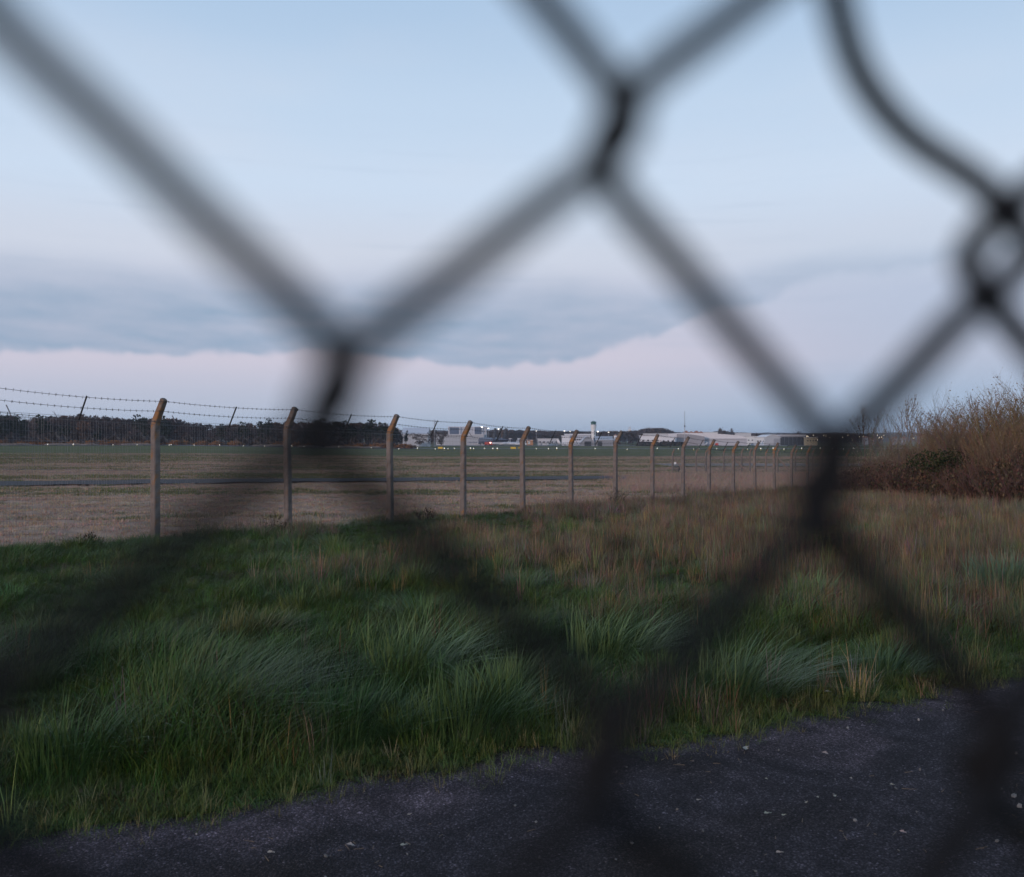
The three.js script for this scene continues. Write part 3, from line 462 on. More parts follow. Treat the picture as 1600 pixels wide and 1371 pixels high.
{ const c = at(1475, 745, 35.5), o = thing('ivy_clump', 'dark green ivy clump in the middle of the thicket', 'ivy', [c.x, gy(c.x, c.z), c.z]); mesh('leaves', leaves(640, 1500, r => { const a = r() * 6.28, b = Math.sqrt(r()); return V(Math.cos(a) * b * 1.3, 1.35 + Math.sin(a) * b * 0.36 + 0.2 * r(), (r() - 0.5) * 0.7); }, 0.04, [[0.03, 0.042, 0.018], [0.045, 0.055, 0.025], [0.02, 0.03, 0.015]]), twigMat, o); mesh('stems', twigs(641, 10, 1.3, { spread: 0.7, kids: 4, depth: 1, radius: 0.015, tint: [0.06, 0.045, 0.035] }), twigMat, o); }
// thin saplings with pale buds
[[1358, 45, 630, 'thin sapling at the left end of the thicket'], [1378, 44, 622, 'slim sapling beside the left end of the thicket'], [1400, 45, 636, 'short sapling between the slim one and the taller pair'], [1420, 43, 610, 'budding sapling left of the tallest sapling'], [1441, 43, 630, 'slender sapling between the two taller saplings'], [1458, 42, 604, 'tallest budding sapling against the sky'], [1477, 42, 612, 'budding sapling right of the tallest one'], [1497, 41, 636, 'sapling where the thicket begins to rise']].forEach(([px, d, top, label], i) => {
  const x = (px - CX) / F * d, z = -d, y = gy(x, z), H = (HY - top) / F * d + EYE - y, g = twigs(660 + i, 3, H * 1.0, { spread: 0.18, kids: 9, depth: 2, radius: 0.03, splay: 0.16, up: 1.3, tint: [0.2, 0.16, 0.13] }), o = thing('sapling', label, 'sapling', [x, y, z], 0, 'saplings beside the thicket');
  g.computeBoundingBox(); const st = mesh('stems', g, twigMat, o), s = H / g.boundingBox.max.y; st.scale.setScalar(s);
  const p = g.attributes.position, r = rngOf(700 + i), q = leaves(720 + i, 650, () => { const k = Math.floor((0.3 + 0.7 * r()) * (p.count - 1)); return V(p.getX(k) * s, p.getY(k) * s, p.getZ(k) * s); }, 0.03, [[0.36, 0.31, 0.24], [0.28, 0.23, 0.17]]); mesh('buds', q, twigMat, o);
});
console.log('thicket done');

// ------------------------------------------------------------------ woods far off
function crownGeo(seed, H, R, y0, n, size, tints, lobes) {
  const r = rngOf(seed), L = []; for (let i = 0; i < lobes; i++) { const q = r() * 6.283, o = R * 0.62 * Math.sqrt(r()); L.push([Math.cos(q) * o, y0 + (H - y0) * (0.2 + 0.66 * r()) - o * 0.25, Math.sin(q) * o, R * (0.3 + 0.3 * r())]); }
  return leaves(seed + 1, n, rr => { const l = L[Math.floor(rr() * L.length)], v = V(rr() - 0.5, rr() - 0.5, rr() - 0.5).normalize().multiplyScalar(l[3] * Math.pow(rr(), 0.4)); return V(l[0] + v.x, l[1] + v.y * 0.9, l[2] + v.z); }, size, tints);
}
function toHeight(g, H) { g.computeBoundingBox(); const k = H / g.boundingBox.max.y; return g.scale(1, k, 1); }
const BARE = [[0.085, 0.062, 0.058], [0.065, 0.05, 0.05], [0.11, 0.078, 0.065], [0.05, 0.042, 0.042]], PINE = [[0.018, 0.026, 0.016], [0.026, 0.034, 0.02], [0.013, 0.018, 0.012]], RUST = [[0.13, 0.075, 0.045], [0.1, 0.065, 0.045]];
const trunkGeo = (H, R, seed) => twigs(seed, 1, H * 0.95, { spread: 0.01, kids: 9, depth: 2, radius: R, splay: 0.05, up: 0.9, tint: [0.09, 0.075, 0.07], taper: 0.4 });
const bareTrees = [0, 1, 2].map(i => merge([toHeight(crownGeo(800 + i * 5, 12, 4.2, 1.5, 520, 0.42, i === 2 ? RUST : BARE, 9), 12), trunkGeo(12, 0.2, 830 + i)]));
const pineCrowns = [0, 1].map(i => toHeight(crownGeo(850 + i * 5, 13, 3.9, 3.2, 620, 0.5, PINE, 10), 13)), pineTrunk = trunkGeo(12.5, 0.28, 860);
function wood(name, label, count, seed, place) {
  const r = rngOf(seed), each = bareTrees.map(() => []);
  for (let i = 0; i < count; i++) { const p = place(r, i / count); if (p) each[p.kind ?? Math.floor(r() * 2.25) % 3].push(p); }
  each.forEach((L, k) => { if (!L.length) return; const im = new THREE.InstancedMesh(bareTrees[k], twigMat, L.length), m = new THREE.Matrix4(), q = new THREE.Quaternion(), c = new THREE.Color(); L.forEach((p, i) => { m.compose(V(p.x, gy(p.x, p.z) + (p.lift || 0) - 0.6, p.z), q.setFromAxisAngle(V(0, 1, 0), i * 1.3), V(p.s * (p.w || 1), p.s, p.s * (p.w || 1))); im.setMatrixAt(i, m); const v = 0.6 + 0.8 * r() * r() + 0.2 * r(); im.setColorAt(i, c.setRGB(v, v * (0.92 + 0.1 * r()), v)); }); im.name = numbered(name); im.castShadow = im.receiveShadow = true; scene.add(im); tag(im, label + ['', ', paler part', ', rust tinted part'][k], 'woodland', null, 'stuff'); });
}
// skyline of the left wood in photograph pixels
const LEFT_TOP = [[-120, 644], [0, 643], [45, 645], [70, 648], [125, 642], [165, 645], [195, 651], [215, 648], [265, 648], [300, 655], [330, 660], [360, 658], [400, 655], [450, 654], [500, 655], [560, 654], [600, 657], [625, 668], [640, 676]];
const topAt = px => { const t = LEFT_TOP; for (let i = 1; i < t.length; i++) if (px <= t[i][0]) return lerp(t[i - 1][1], t[i][1], (px - t[i - 1][0]) / (t[i][0] - t[i - 1][0])); return 676; };
wood('bare_wood', 'purplish brown leafless wood beyond the airfield at the left', 330, 900, (r, t) => { const px = -150 + 780 * r(), d = 470 + 110 * r(), x = (px - CX) / F * d, z = -d, top = topAt(px) + 1 + 11 * r(), H = (HY - top) / F * d + EYE - gy(x, z); return { x, z, s: H / 12, w: 0.8 + 0.5 * r() }; });
// dark pines that stand out of it
[[8, 466, 646, 'dark pine at the far left edge of the wood'], [30, 462, 650, 'dark pine second from the left edge'], [70, 465, 646, 'dark pine standing above the wood left of the nearest post'], [100, 460, 662, 'low dark pine in front of the left wood'], [150, 462, 668, 'dark low pine midway to the nearest post'], [222, 466, 646, 'dark pine just left of the nearest post'], [258, 468, 647, 'dark pine just right of the nearest post'], [345, 462, 661, 'low dark pine between the first two posts'], [382, 465, 657, 'round topped pine left of the second post'], [414, 468, 653, 'taller pine close left of the second post'], [485, 466, 655, 'broad pine right of the second post'], [515, 462, 652, 'tall pine behind the left wire knot'], [545, 466, 655, 'broad pine right of the left wire knot'], [574, 464, 654, 'highest pine left of the third post'], [596, 462, 658, 'pine immediately left of the third post'], [612, 460, 662, 'last pine at the right end of the wood'], [634, 560, 671, 'dark conifer in front of the white gabled shed']].forEach(([px, d, top, label], i) => {
  const x = (px - CX) / F * d, z = -d, y = gy(x, z), H = (HY - top) / F * d + EYE - y, s = H / 13, o = thing('pine_tree', label, 'pine tree', [x, y - 0.3, z], i * 1.1, 'dark pines in the left wood');
  const w = px > 470 && px < 615 ? 1.35 : px === 634 ? 0.5 : 1.1; mesh('crown', pineCrowns[i % 2], twigMat, o).scale.set(s * w, s, s * w); mesh('trunk', pineTrunk, twigMat, o).scale.setScalar(s);
});
// bracken, reeds and scrub along its foot
function scrub(name, label, count, seed, place, size, tints) { const r = rngOf(seed), g = []; const L = []; for (let i = 0; i < count; i++) L.push(place(r)); const im = new THREE.InstancedMesh(leaves(seed + 1, 90, bushShape(1, 1), size, tints), twigMat, count), m = new THREE.Matrix4(), q = new THREE.Quaternion(); L.forEach((p, i) => { m.compose(V(p.x, gy(p.x, p.z), p.z), q, V(p.w, p.h, p.w)); im.setMatrixAt(i, m); }); im.name = name; scene.add(im); tag(im, label, 'scrub', null, 'stuff'); }
scrub('bracken', 'orange brown bracken along the foot of the left wood', 520, 910, r => { let px; do px = -100 + 740 * r(); while (fbm(px * 0.02, 3, 2) < -0.12); const d = 446 + 16 * r(); return { x: (px - CX) / F * d, z: -d, w: 1.5 + 2 * r(), h: 0.9 + 1.2 * r() }; }, 0.3, [[0.24, 0.1, 0.03], [0.17, 0.08, 0.035], [0.1, 0.055, 0.03]]);
scrub('reed_bed', 'pale reeds in front of the bracken', 320, 915, r => { let px; do px = -100 + 700 * r(); while (fbm(px * 0.03, 9, 2) < 0.02); const d = 438 + 6 * r(); return { x: (px - CX) / F * d, z: -d, w: 1.2 + 1.6 * r(), h: 0.5 + 0.5 * r() }; }, 0.28, [[0.34, 0.27, 0.22], [0.28, 0.21, 0.17]]);
scrub('scrub', 'rounded grey brown bushes before the left wood', 60, 918, r => { const px = -100 + 740 * r(), d = 450 + 10 * r(); return { x: (px - CX) / F * d, z: -d, w: 3 + 3 * r(), h: 2 + 3 * r() }; }, 0.36, BARE.concat([[0.13, 0.1, 0.08]]));
// far treeline right across, hills behind
const FAR_TOP = [[560, 668], [640, 671], [690, 672], [790, 669], [860, 672], [900, 673], [940, 672], [1000, 671], [1008, 669], [1020, 667], [1036, 668], [1048, 672], [1070, 674], [1110, 674], [1128, 670], [1150, 674], [1200, 676], [1300, 676], [1420, 677], [1600, 677], [1900, 676]];
const farTop = px => { const t = FAR_TOP; for (let i = 1; i < t.length; i++) if (px <= t[i][0]) return lerp(t[i - 1][1], t[i][1], clamp((px - t[i - 1][0]) / (t[i][0] - t[i - 1][0]))); return 677; };
wood('far_wood', 'dark treeline behind the airport buildings', 760, 930, r => { const px = 600 + 760 * r(), d = 1300 + 250 * r(), x = (px - CX) / F * d, z = -d, top = farTop(px) + 0.5 + 9 * r() * r(), H = (HY - top) / F * d + EYE - gy(x, z); return { x, z, s: H / 12, w: 1.1 + 0.5 * r() }; });
{ // ridges: long wooded rises as terrain
  const ridge = (name, label, d, topOf, c, px0, px1, rough, seed) => { const pos = [], idx = [], n = 260; for (let i = 0; i <= n; i++) { const px = lerp(px0, px1, i / n), x = (px - CX) / F * d, y = EYE + (HY - topOf(px)) / F * d + rough * fbm(i * 0.33, seed, 4) ; const b = gy(x, -d) - 4; pos.push(x * 0.94, b, -d * 0.94, x * 0.98, lerp(b, y, 0.6), -d * 0.98, x, y, -d, x * 1.02, y - 2, -d * 1.02, x * 1.12, b, -d * 1.12); } for (let i = 0; i < n; i++) for (let j = 0; j < 4; j++) { const p = i * 5 + j, q = p + 5; idx.push(p, q, p + 1, p + 1, q, q + 1); } const g = new THREE.BufferGeometry(); g.setAttribute('position', new THREE.Float32BufferAttribute(pos, 3)); g.setIndex(idx); g.computeVertexNormals(); tag(mesh(name, g, std(...c, 1, { side: THREE.DoubleSide })), label, null, null, 'structure'); };
  ridge('hill', 'low wooded ridge on the skyline', 3600, px => 672 + 4.5 * sst(560, 1250, px), [0.04, 0.042, 0.045], 300, 2300, 7, 4);
  ridge('hill', 'nearer dark ridge before the skyline', 2400, px => 676 + 3 * sst(560, 1250, px), [0.035, 0.036, 0.032], -500, 2300, 6, 8);
}
wood('clump', 'rounded wooded knoll on the skyline right of the tower', 60, 940, r => { const px = 1002 + 48 * r(), d = 1600 + 60 * r(), x = (px - CX) / F * d, z = -d, top = farTop(px) - 1 + 6 * r(), H = (HY - top) / F * d + EYE - gy(x, z); return { x, z, s: H / 12, w: 0.9, kind: 0 }; });
// single trees among the buildings: pixel, depth, top, width, kind
[[655, 640, 676, 2.0, 1, 'round leafless bush before the white gabled shed'], [676, 660, 671, 1.1, 0, 'leafless tree right of the white gabled shed'], [690, 655, 673, 1.3, 0, 'leafless tree left of the blue hangar doors'], [985, 900, 675, 1.9, 0, 'broad leafless tree right of the beacon house'], [967, 905, 680, 0.8, 0, 'small leafless tree before the beacon house'], [1128, 1500, 668, 0.9, 0, 'tall tree on the skyline above the long hangar'], [1143, 1500, 669, 0.5, 0, 'pointed tree on the skyline above the long hangar'], [1248, 1500, 673, 0.6, 0, 'lone tree on the skyline near the right wire knot']].forEach(([px, d, top, w, k, label], i) => {
  const x = (px - CX) / F * d, z = -d, y = gy(x, z), H = (HY - top) / F * d + EYE - y, s = H / 12, o = thing('bare_tree', label, 'tree', [x, y - 0.2, z], i, 'single trees among the airport buildings');
  mesh('crown', toHeight(crownGeo(960 + i * 3, 12, 4.2, 1, 520, 0.42, k ? [[0.12, 0.1, 0.095]] : BARE, 9), 12), twigMat, o).scale.set(s * w, s, s * w); mesh('trunk', trunkGeo(12, 0.2, 990 + i), twigMat, o).scale.setScalar(s);
});
scrub('hedge', 'dark hedge before the low white sheds', 46, 925, r => { const px = 1000 + 66 * r(), d = 860 + 8 * r(); return { x: (px - CX) / F * d, z: -d, w: 2.6, h: 2.2 + 1.2 * r() }; }, 0.4, BARE.concat([[0.05, 0.06, 0.035]]));
console.log('woods done');

// ------------------------------------------------------------------ the airport
const M = { white: std(0.72, 0.72, 0.74, 0.6), grey: std(0.42, 0.43, 0.47, 0.6), pale: std(0.56, 0.56, 0.6, 0.55), mid: std(0.28, 0.29, 0.33, 0.7), blue: std(0.075, 0.105, 0.16, 0.6), dark: std(0.03, 0.032, 0.04, 0.5), glass: std(0.02, 0.05, 0.05, 0.15), green: std(0.02, 0.09, 0.075, 0.4), brick: std(0.3, 0.14, 0.1), tile: std(0.33, 0.17, 0.13), beige: std(0.5, 0.42, 0.28), yellow: std(0.75, 0.5, 0.06, 0.6), red: std(0.5, 0.06, 0.04, 0.6), tyre: std(0.02, 0.02, 0.02), tarmac: std(0.2, 0.2, 0.22) };
const foot = (px, depth) => { const x = (px - CX) / F * depth; return V(x, gy(x, -depth), -depth); };
const heightTo = (px, py, depth) => EYE + (HY - py) / F * depth - foot(px, depth).y;
strip('apron', 'grey concrete apron before the airport buildings', V(-130, 0, -905), V(330, 0, -905), 45, M.tarmac, 0.3);
// gabled or vaulted shed: profile swept along x or z
function shed(name, label, px0, px1, pyTop, pyEave, depth, deep, { roof = M.pale, wall = M.grey, vault = 0, gableFront = false, door = null, category = 'hangar' } = {}) {
  const b = foot((px0 + px1) / 2, depth), w = wide(px1 - px0, depth), H = heightTo((px0 + px1) / 2, pyTop, depth), E = heightTo((px0 + px1) / 2, pyEave, depth), o = thing(name, label, category, [b.x, b.y - 0.2, b.z]);
  const span = gableFront ? w : deep, len = gableFront ? deep : w, s = new THREE.Shape(), n = vault ? 14 : 2; s.moveTo(-span / 2, 0); s.lineTo(-span / 2, E); for (let i = 1; i < n; i++) { const t = i / n; s.lineTo(lerp(-span / 2, span / 2, t), vault ? E + (H - E) * Math.sin(Math.PI * t) : H); } s.lineTo(span / 2, E); s.lineTo(span / 2, 0);
  const g = new THREE.ExtrudeGeometry(s, { depth: len, bevelEnabled: false }).translate(0, 0, -len / 2); if (!gableFront) g.rotateY(Math.PI / 2); g.translate(0, 0, -deep / 2); mesh('wall', g, wall, o);
  const rs = new THREE.Shape(), up = 0.5, P = [[-span / 2 - 0.6, E]]; for (let i = 1; i < n; i++) { const t = i / n; P.push([lerp(-span / 2, span / 2, t), vault ? E + (H - E) * Math.sin(Math.PI * t) : H]); } P.push([span / 2 + 0.6, E]); P.forEach(([x, y], i) => i ? rs.lineTo(x, y + up) : rs.moveTo(x, y + up)); P.slice().reverse().forEach(([x, y]) => rs.lineTo(x, y + 0.05));
  const rg = new THREE.ExtrudeGeometry(rs, { depth: len + 1, bevelEnabled: false }).translate(0, 0, -len / 2 - 0.5); if (!gableFront) rg.rotateY(Math.PI / 2); rg.translate(0, 0, -deep / 2); mesh('roof', rg, roof, o);
  if (door) for (const [a, c, h, m] of door) { const x0 = lerp(-w / 2, w / 2, a), x1 = lerp(-w / 2, w / 2, c); mesh('door', box(x1 - x0, h, 0.4, (x0 + x1) / 2, h / 2 + 0.15, 0.1), m, o); }
  return o;
}
shed('gabled_shed', 'white roofed gabled shed half hidden by a round bush', 628, 668, 669, 679, 720, 26, { roof: M.pale, wall: M.grey });
{ const b = foot(621, 700), o = thing('white_house', 'small white house between the pines and the gabled shed', 'house', [b.x, b.y, b.z]); mesh('wall', box(4.4, 5, 6, 0, 2.5, 0), M.white, o); const s = new THREE.Shape([new THREE.Vector2(-2.6, 0), new THREE.Vector2(0, 1.7), new THREE.Vector2(2.6, 0)]); mesh('roof', new THREE.ExtrudeGeometry(s, { depth: 6.4, bevelEnabled: false }).translate(0, 5.02, -3.2), M.mid, o); for (const x of [-1.1, 1.1]) mesh('window', box(0.9, 1.2, 0.1, x, 3.4, 3.03), M.dark, o); }
{ // large hangar with two tall bays
  const D = 1000, b = foot(722, D), o = thing('blue_door_hangar', 'large pale hangar with two dark blue door bays', 'hangar', [b.x, b.y - 0.2, b.z]), X = px => wide(px - 722, D), H = py => heightTo(722, py, D) + 0.2;
  const w = (p0, p1, y0, y1, z, mat, name, t = 1) => mesh(name, box(X(p1) - X(p0), H(y0) - (y1 === null ? 0 : H(y1)), t, (X(p0) + X(p1)) / 2, (H(y0) + (y1 === null ? 0 : H(y1))) / 2, z), mat, o);
  w(700, 760, 667.6, null, -15, M.grey, 'wall', 30); w(703, 717, 668.4, 680, 0.3, M.blue, 'door'); w(742, 752, 668, 681, 0.3, M.blue, 'door'); for (const p of [701.5, 718.5, 729, 740.5, 753.5]) w(p - 0.8, p + 0.8, 667.2, 681, 0.8, M.pale, 'pier', 1.2);
  w(684, 757, 680, null, 12, M.grey, 'annex', 20); w(684, 757, 679, 680, 12, M.pale, 'annex_roof', 21); w(699, 761, 666.9, 667.6, -15, M.pale, 'roof', 31);
}
// the long vaulted hangar
{ const D = 900, b = foot(1112, D), o = thing('long_hangar', 'long pale hangar with a curved roof running to the right', 'hangar', [b.x, b.y - 0.2, b.z]), X = px => wide(px - 1112, D), H = py => heightTo(1112, py, D) + 0.2;
  const s = new THREE.Shape(); s.moveTo(X(1057), 0); s.lineTo(X(1057), H(677.5)); s.lineTo(X(1072), H(676.8)); s.quadraticCurveTo(X(1110), H(676.6), X(1150), H(680.2)); s.quadraticCurveTo(X(1167), H(682), X(1168), H(687)); s.lineTo(X(1168), 0);
  mesh('wall', new THREE.ExtrudeGeometry(s, { depth: 50, bevelEnabled: false }).translate(0, 0, -50), std(0.7, 0.67, 0.68), o);
  const f = new THREE.Shape(); f.moveTo(X(1057.6), 0); f.lineTo(X(1057.6), H(678.6)); f.quadraticCurveTo(X(1078), H(678), X(1099), H(682.5)); f.lineTo(X(1099), 0); mesh('gable', new THREE.ExtrudeGeometry(f, { depth: 6, bevelEnabled: false }), std(0.3, 0.285, 0.3), o);
  for (let i = 0; i < 12; i++) mesh('panel', box(X(1110) - X(1104.6), H(686.5) - 0.6, 0.3, X(1102.5 + i * 5.6), (H(686.5) - 0.6) / 2 + 0.3, 0.1), std(0.46, 0.45, 0.48), o);
  mesh('gutter', box(X(1166) - X(1100), 0.5, 0.8, (X(1166) + X(1100)) / 2, H(686.2), 0.3), M.mid, o);
}
shed('grey_hangar', 'small grey gabled hangar at the foot of the control tower', 931, 958, 682.5, 688, 860, 20, { roof: M.grey, wall: M.mid, door: [[0.1, 0.35, 4, M.dark]] });
shed('vaulted_hangar', 'small arched hangar left of the control tower foot', 908, 929, 682.5, 692, 860, 22, { roof: M.grey, wall: M.mid, vault: 1, gableFront: true, door: [[0.25, 0.75, 4, M.dark]] });
shed('arched_hangar', 'arched pale hangar right of the long hangar', 1196, 1220, 679.6, 684, 1050, 40, { vault: 1, gableFront: true, roof: M.white, wall: M.grey, door: [[0.55, 0.95, 7, M.mid]] });
{ const D = 1050, b = foot(1239, D), o = thing('dark_hangar', 'low hangar with black doors and a pale roof right of the arched hangar', 'hangar', [b.x, b.y, b.z]), w = wide(39, D), H = heightTo(1239, 681, D); mesh('wall', box(w, H, 30, 0, H / 2, -15), M.mid, o); mesh('roof', box(w + 1, 1, 32, 0, H + 0.52, -15), M.pale, o); for (let i = 0; i < 6; i++) mesh('door', box(w / 6 - 0.4, H - 1.6, 0.4, -w / 2 + (i + 0.5) * w / 6, H / 2 - 0.6, 0.25), M.dark, o); }
{ const D = 1030, b = foot(1267, D), o = thing('beige_building', 'small beige block right of the black hangar doors', 'building', [b.x, b.y, b.z]), w = wide(17, D), H = heightTo(1267, 684, D); mesh('wall', box(w, H, 9, 0, H / 2, 0), M.beige, o); mesh('roof', box(w + 0.8, 0.5, 10, 0, H + 0.27, 0), M.pale, o); for (let i = 0; i < 4; i++) mesh('window', box(1.3, 1.3, 0.2, -w / 2 + (i + 0.5) * w / 4, H * 0.6, 4.55), M.dark, o); }
// terminal
{ const D = 950, b = foot(899, D), o = thing('terminal_building', 'white stepped terminal building left of the control tower', 'building', [b.x, b.y - 0.1, b.z]), X = px => wide(px - 899, D), H = py => heightTo(899, py, D); const blk = (p0, p1, y, z, m, n, d = 14) => mesh(n, box(X(p1) - X(p0), H(y), d, (X(p0) + X(p1)) / 2, H(y) / 2, z), m, o);
  blk(878, 889, 682, 4, M.white, 'wing'); blk(884, 923, 679.6, -10, M.grey, 'hall'); mesh('roof', box(X(924) - X(883), 0.8, 16, (X(924) + X(883)) / 2, H(679.6) + 0.42, -10), M.white, o); blk(889, 923, 684.5, 5, M.pale, 'concourse', 12); for (let i = 0; i < 10; i++) mesh('window', box(1.5, 1.2, 0.2, X(892 + i * 3.1), H(687), 11.1), M.dark, o); mesh('wing_roof', box(X(890) - X(877), 0.7, 15, (X(877) + X(890)) / 2, H(682) + 0.37, 4), M.white, o); }
// control tower
{ const D = 1150, b = foot(927.5, D), H = heightTo(927.5, 658, D), o = thing('control_tower', 'pale round control tower with a flared top and green glass cab', 'control tower', [b.x, b.y, b.z]), R = wide(3.6, D), v = (x, y) => new THREE.Vector2(x, y);
  mesh('shaft', new THREE.LatheGeometry([v(R, 0), v(R, H * 0.6), v(R * 1.08, H * 0.66), v(R * 1.32, H * 0.8), v(R * 1.32, H * 0.83), v(0.1, H * 0.83)], 28), M.white, o); mesh('gallery', new THREE.LatheGeometry([v(R * 1.1, H * 0.832), v(R * 1.36, H * 0.832), v(R * 1.36, H * 0.85), v(R * 1.1, H * 0.85)], 28), M.pale, o); mesh('cab_glass', new THREE.LatheGeometry([v(R * 1.05, H * 0.852), v(R * 1.22, H * 0.93), v(0.1, H * 0.93)], 12), M.green, o); mesh('cab_roof', new THREE.LatheGeometry([v(R * 1.28, H * 0.932), v(R * 1.3, H * 0.955), v(R * 0.4, H * 0.99), v(0.01, H * 0.99)], 24), M.green, o); mesh('aerial', bar(V(0, H * 0.98, 0), V(0, H * 1.05, 0), 0.12, 0.06), M.mid, o); for (let i = 0; i < 5; i++) mesh('window', box(0.8, 1.6, 0.3, R * 0.3, H * (0.12 + 0.11 * i), R * 0.97), M.dark, o); }
{ const D = 880, b = foot(962, D), o = thing('beacon_house', 'small white round house with a red cap beside the leafless tree', 'building', [b.x, b.y, b.z]); const R = wide(2.8, D), H = heightTo(962, 681, D); mesh('wall', new THREE.CylinderGeometry(R, R, H, 20).translate(0, H / 2, 0), M.white, o); mesh('roof', new THREE.ConeGeometry(R * 1.05, 1.4, 20).translate(0, H + 0.72, 0), M.tile, o); mesh('window', box(0.8, 1.2, 0.2, 0, H * 0.6, R), M.dark, o); }
// low white sheds
[[1000, 1030, 681.5, 900, 'long low white shed right of the broad tree', M.white], [1032, 1053, 683, 890, 'white shed with dark windows left of the long hangar', M.white], [1165, 1200, 682.5, 1150, 'white block beyond the long hangar', M.white], [1006, 1042, 678.5, 1150, 'pale roof behind the low white sheds', M.pale], [1180, 1192, 684, 1000, 'small white block right of the long hangar', M.white], [1100, 1120, 676.2, 1250, 'white roof above the long hangar', M.white], [1150, 1172, 677.5, 1250, 'pale roof behind the end of the long hangar', M.pale], [840, 872, 686.5, 1000, 'low white shed between the parked jets and the terminal', M.pale]].forEach(([p0, p1, y, D, label, m]) => { const b = foot((p0 + p1) / 2, D), w = wide(p1 - p0, D), H = heightTo((p0 + p1) / 2, y, D), o = thing('low_shed', label, 'building', [b.x, b.y, b.z], 0, 'low buildings of the airport'); mesh('wall', box(w, H, 12, 0, H / 2, 0), m, o); mesh('roof', box(w + 0.8, 0.6, 13, 0, H + 0.32, 0), M.pale, o); const n = Math.max(3, Math.round(w / 4)); for (let i = 0; i < n; i++) mesh('window', box(1.6, 1.2, 0.2, -w / 2 + (i + 0.5) * w / n, H * 0.55, 6.05), M.dark, o); });
// brick houses above the long hangar
[[1072, 'leftmost red roofed house above the long hangar'], [1080, 'second red roofed house above the long hangar'], [1088, 'third red roofed house above the long hangar'], [1095, 'rightmost red roofed house above the long hangar']].forEach(([px, label], i) => { const D = 1260, b = foot(px, D), H = heightTo(px, 673.5 + (i % 2), D), o = thing('brick_house', label, 'house', [b.x, b.y, b.z], 0, 'red roofed houses behind the long hangar'); mesh('wall', box(6, H - 2, 8, 0, (H - 2) / 2, 0), M.brick, o); const s = new THREE.Shape([new THREE.Vector2(-3.4, 0), new THREE.Vector2(0, 2.2), new THREE.Vector2(3.4, 0)]); mesh('roof', new THREE.ExtrudeGeometry(s, { depth: 8.6, bevelEnabled: false }).translate(0, H - 1.98, -4.3), M.tile, o); mesh('window', box(1.2, 1.2, 0.2, 0, H - 4, 4.05), M.dark, o); });
// masts
function mast(px, py, depth, label, lamp, name = 'lamp_mast') { const b = foot(px, depth), H = heightTo(px, py, depth), o = thing(name, label, name === 'lamp_mast' ? 'lamp mast' : 'mast', [b.x, b.y, b.z], 0, name === 'lamp_mast' ? 'floodlight masts of the airport' : undefined); mesh('pole', bar(V(0, 0, 0), V(0, H, 0), 0.28, 0.16, 8), M.mid, o); if (lamp) { mesh('lamp_head', box(1.5, 0.8, 0.5, 0, H + 0.2, 0), M.mid, o); const e = mesh('lamp_glass', box(1.3, 0.62, 0.08, 0, H + 0.2, 0.3), new THREE.MeshStandardMaterial({ color: 0x222222, emissive: rgb(1, 0.93, 0.82), emissiveIntensity: lamp }), o); } return o; }
mast(753, 668, 980, 'bright floodlight mast beside the right blue door bay', 14); mast(934, 675, 1000, 'lit floodlight mast just right of the control tower', 6); mast(951, 676, 1000, 'floodlight mast over the grey hangar roof', 2); mast(838, 674, 1000, 'floodlight mast between the parked jets and the terminal', 1.5); mast(882, 674, 1000, 'floodlight mast above the terminal wing', 3); mast(891, 674.5, 1000, 'floodlight mast above the terminal hall', 2); mast(763, 670, 985, 'lit mast left of the black tail fins', 4); mast(779, 671, 985, 'lit mast right of the black tail fins', 5);
{ const D = 700, b = foot(1070, D), H = heightTo(1070, 643, D), o = thing('radio_mast', 'tall thin radio mast over the long hangar', 'mast', [b.x, b.y, b.z]); mesh('pole', bar(V(0, 0, 0), V(0, H * 0.58, 0), 0.3, 0.26, 8), M.grey, o); mesh('whip', bar(V(0, H * 0.58, 0), V(0, H, 0), 0.2, 0.16, 8), M.mid, o); mesh('collar', box(0.9, 0.9, 0.9, 0, H * 0.58, 0), M.dark, o); }
{ const D = 620, b = foot(679, D), H = heightTo(679, 656, D), o = thing('lattice_mast', 'thin lattice mast above the trees left of the fourth post', 'mast', [b.x, b.y, b.z]), L = []; for (const [x, z] of [[-0.3, -0.3], [0.3, -0.3], [0, 0.35]]) mesh('upright', bar(V(x, 0, z), V(x, H, z), 0.07, 0.07, 5), M.mid, o); for (let i = 0; i < 14; i++) L.push(bar(V(-0.3, i * H / 14, -0.3), V(0.3, (i + 1) * H / 14, -0.3), 0.05, 0.05, 4), bar(V(0.3, i * H / 14, -0.3), V(0, (i + 1) * H / 14, 0.35), 0.05, 0.05, 4)); mesh('bracing', merge(L), M.mid, o); }
{ const D = 1500, b = foot(984, D), H = heightTo(984, 666.5, D), o = thing('water_tower', 'pale pylon top on the skyline right of the tower', 'tower', [b.x, b.y, b.z]); for (const s of [-1, 1]) mesh('leg', bar(V(s * 3, 0, 0), V(s * 0.8, H, 0), 0.5, 0.4, 6), M.pale, o); mesh('tank', box(4, 4, 4, 0, H - 6, 0), M.white, o); mesh('beam', box(3, 0.7, 1, 0, H - 1.5, 0), M.pale, o); }
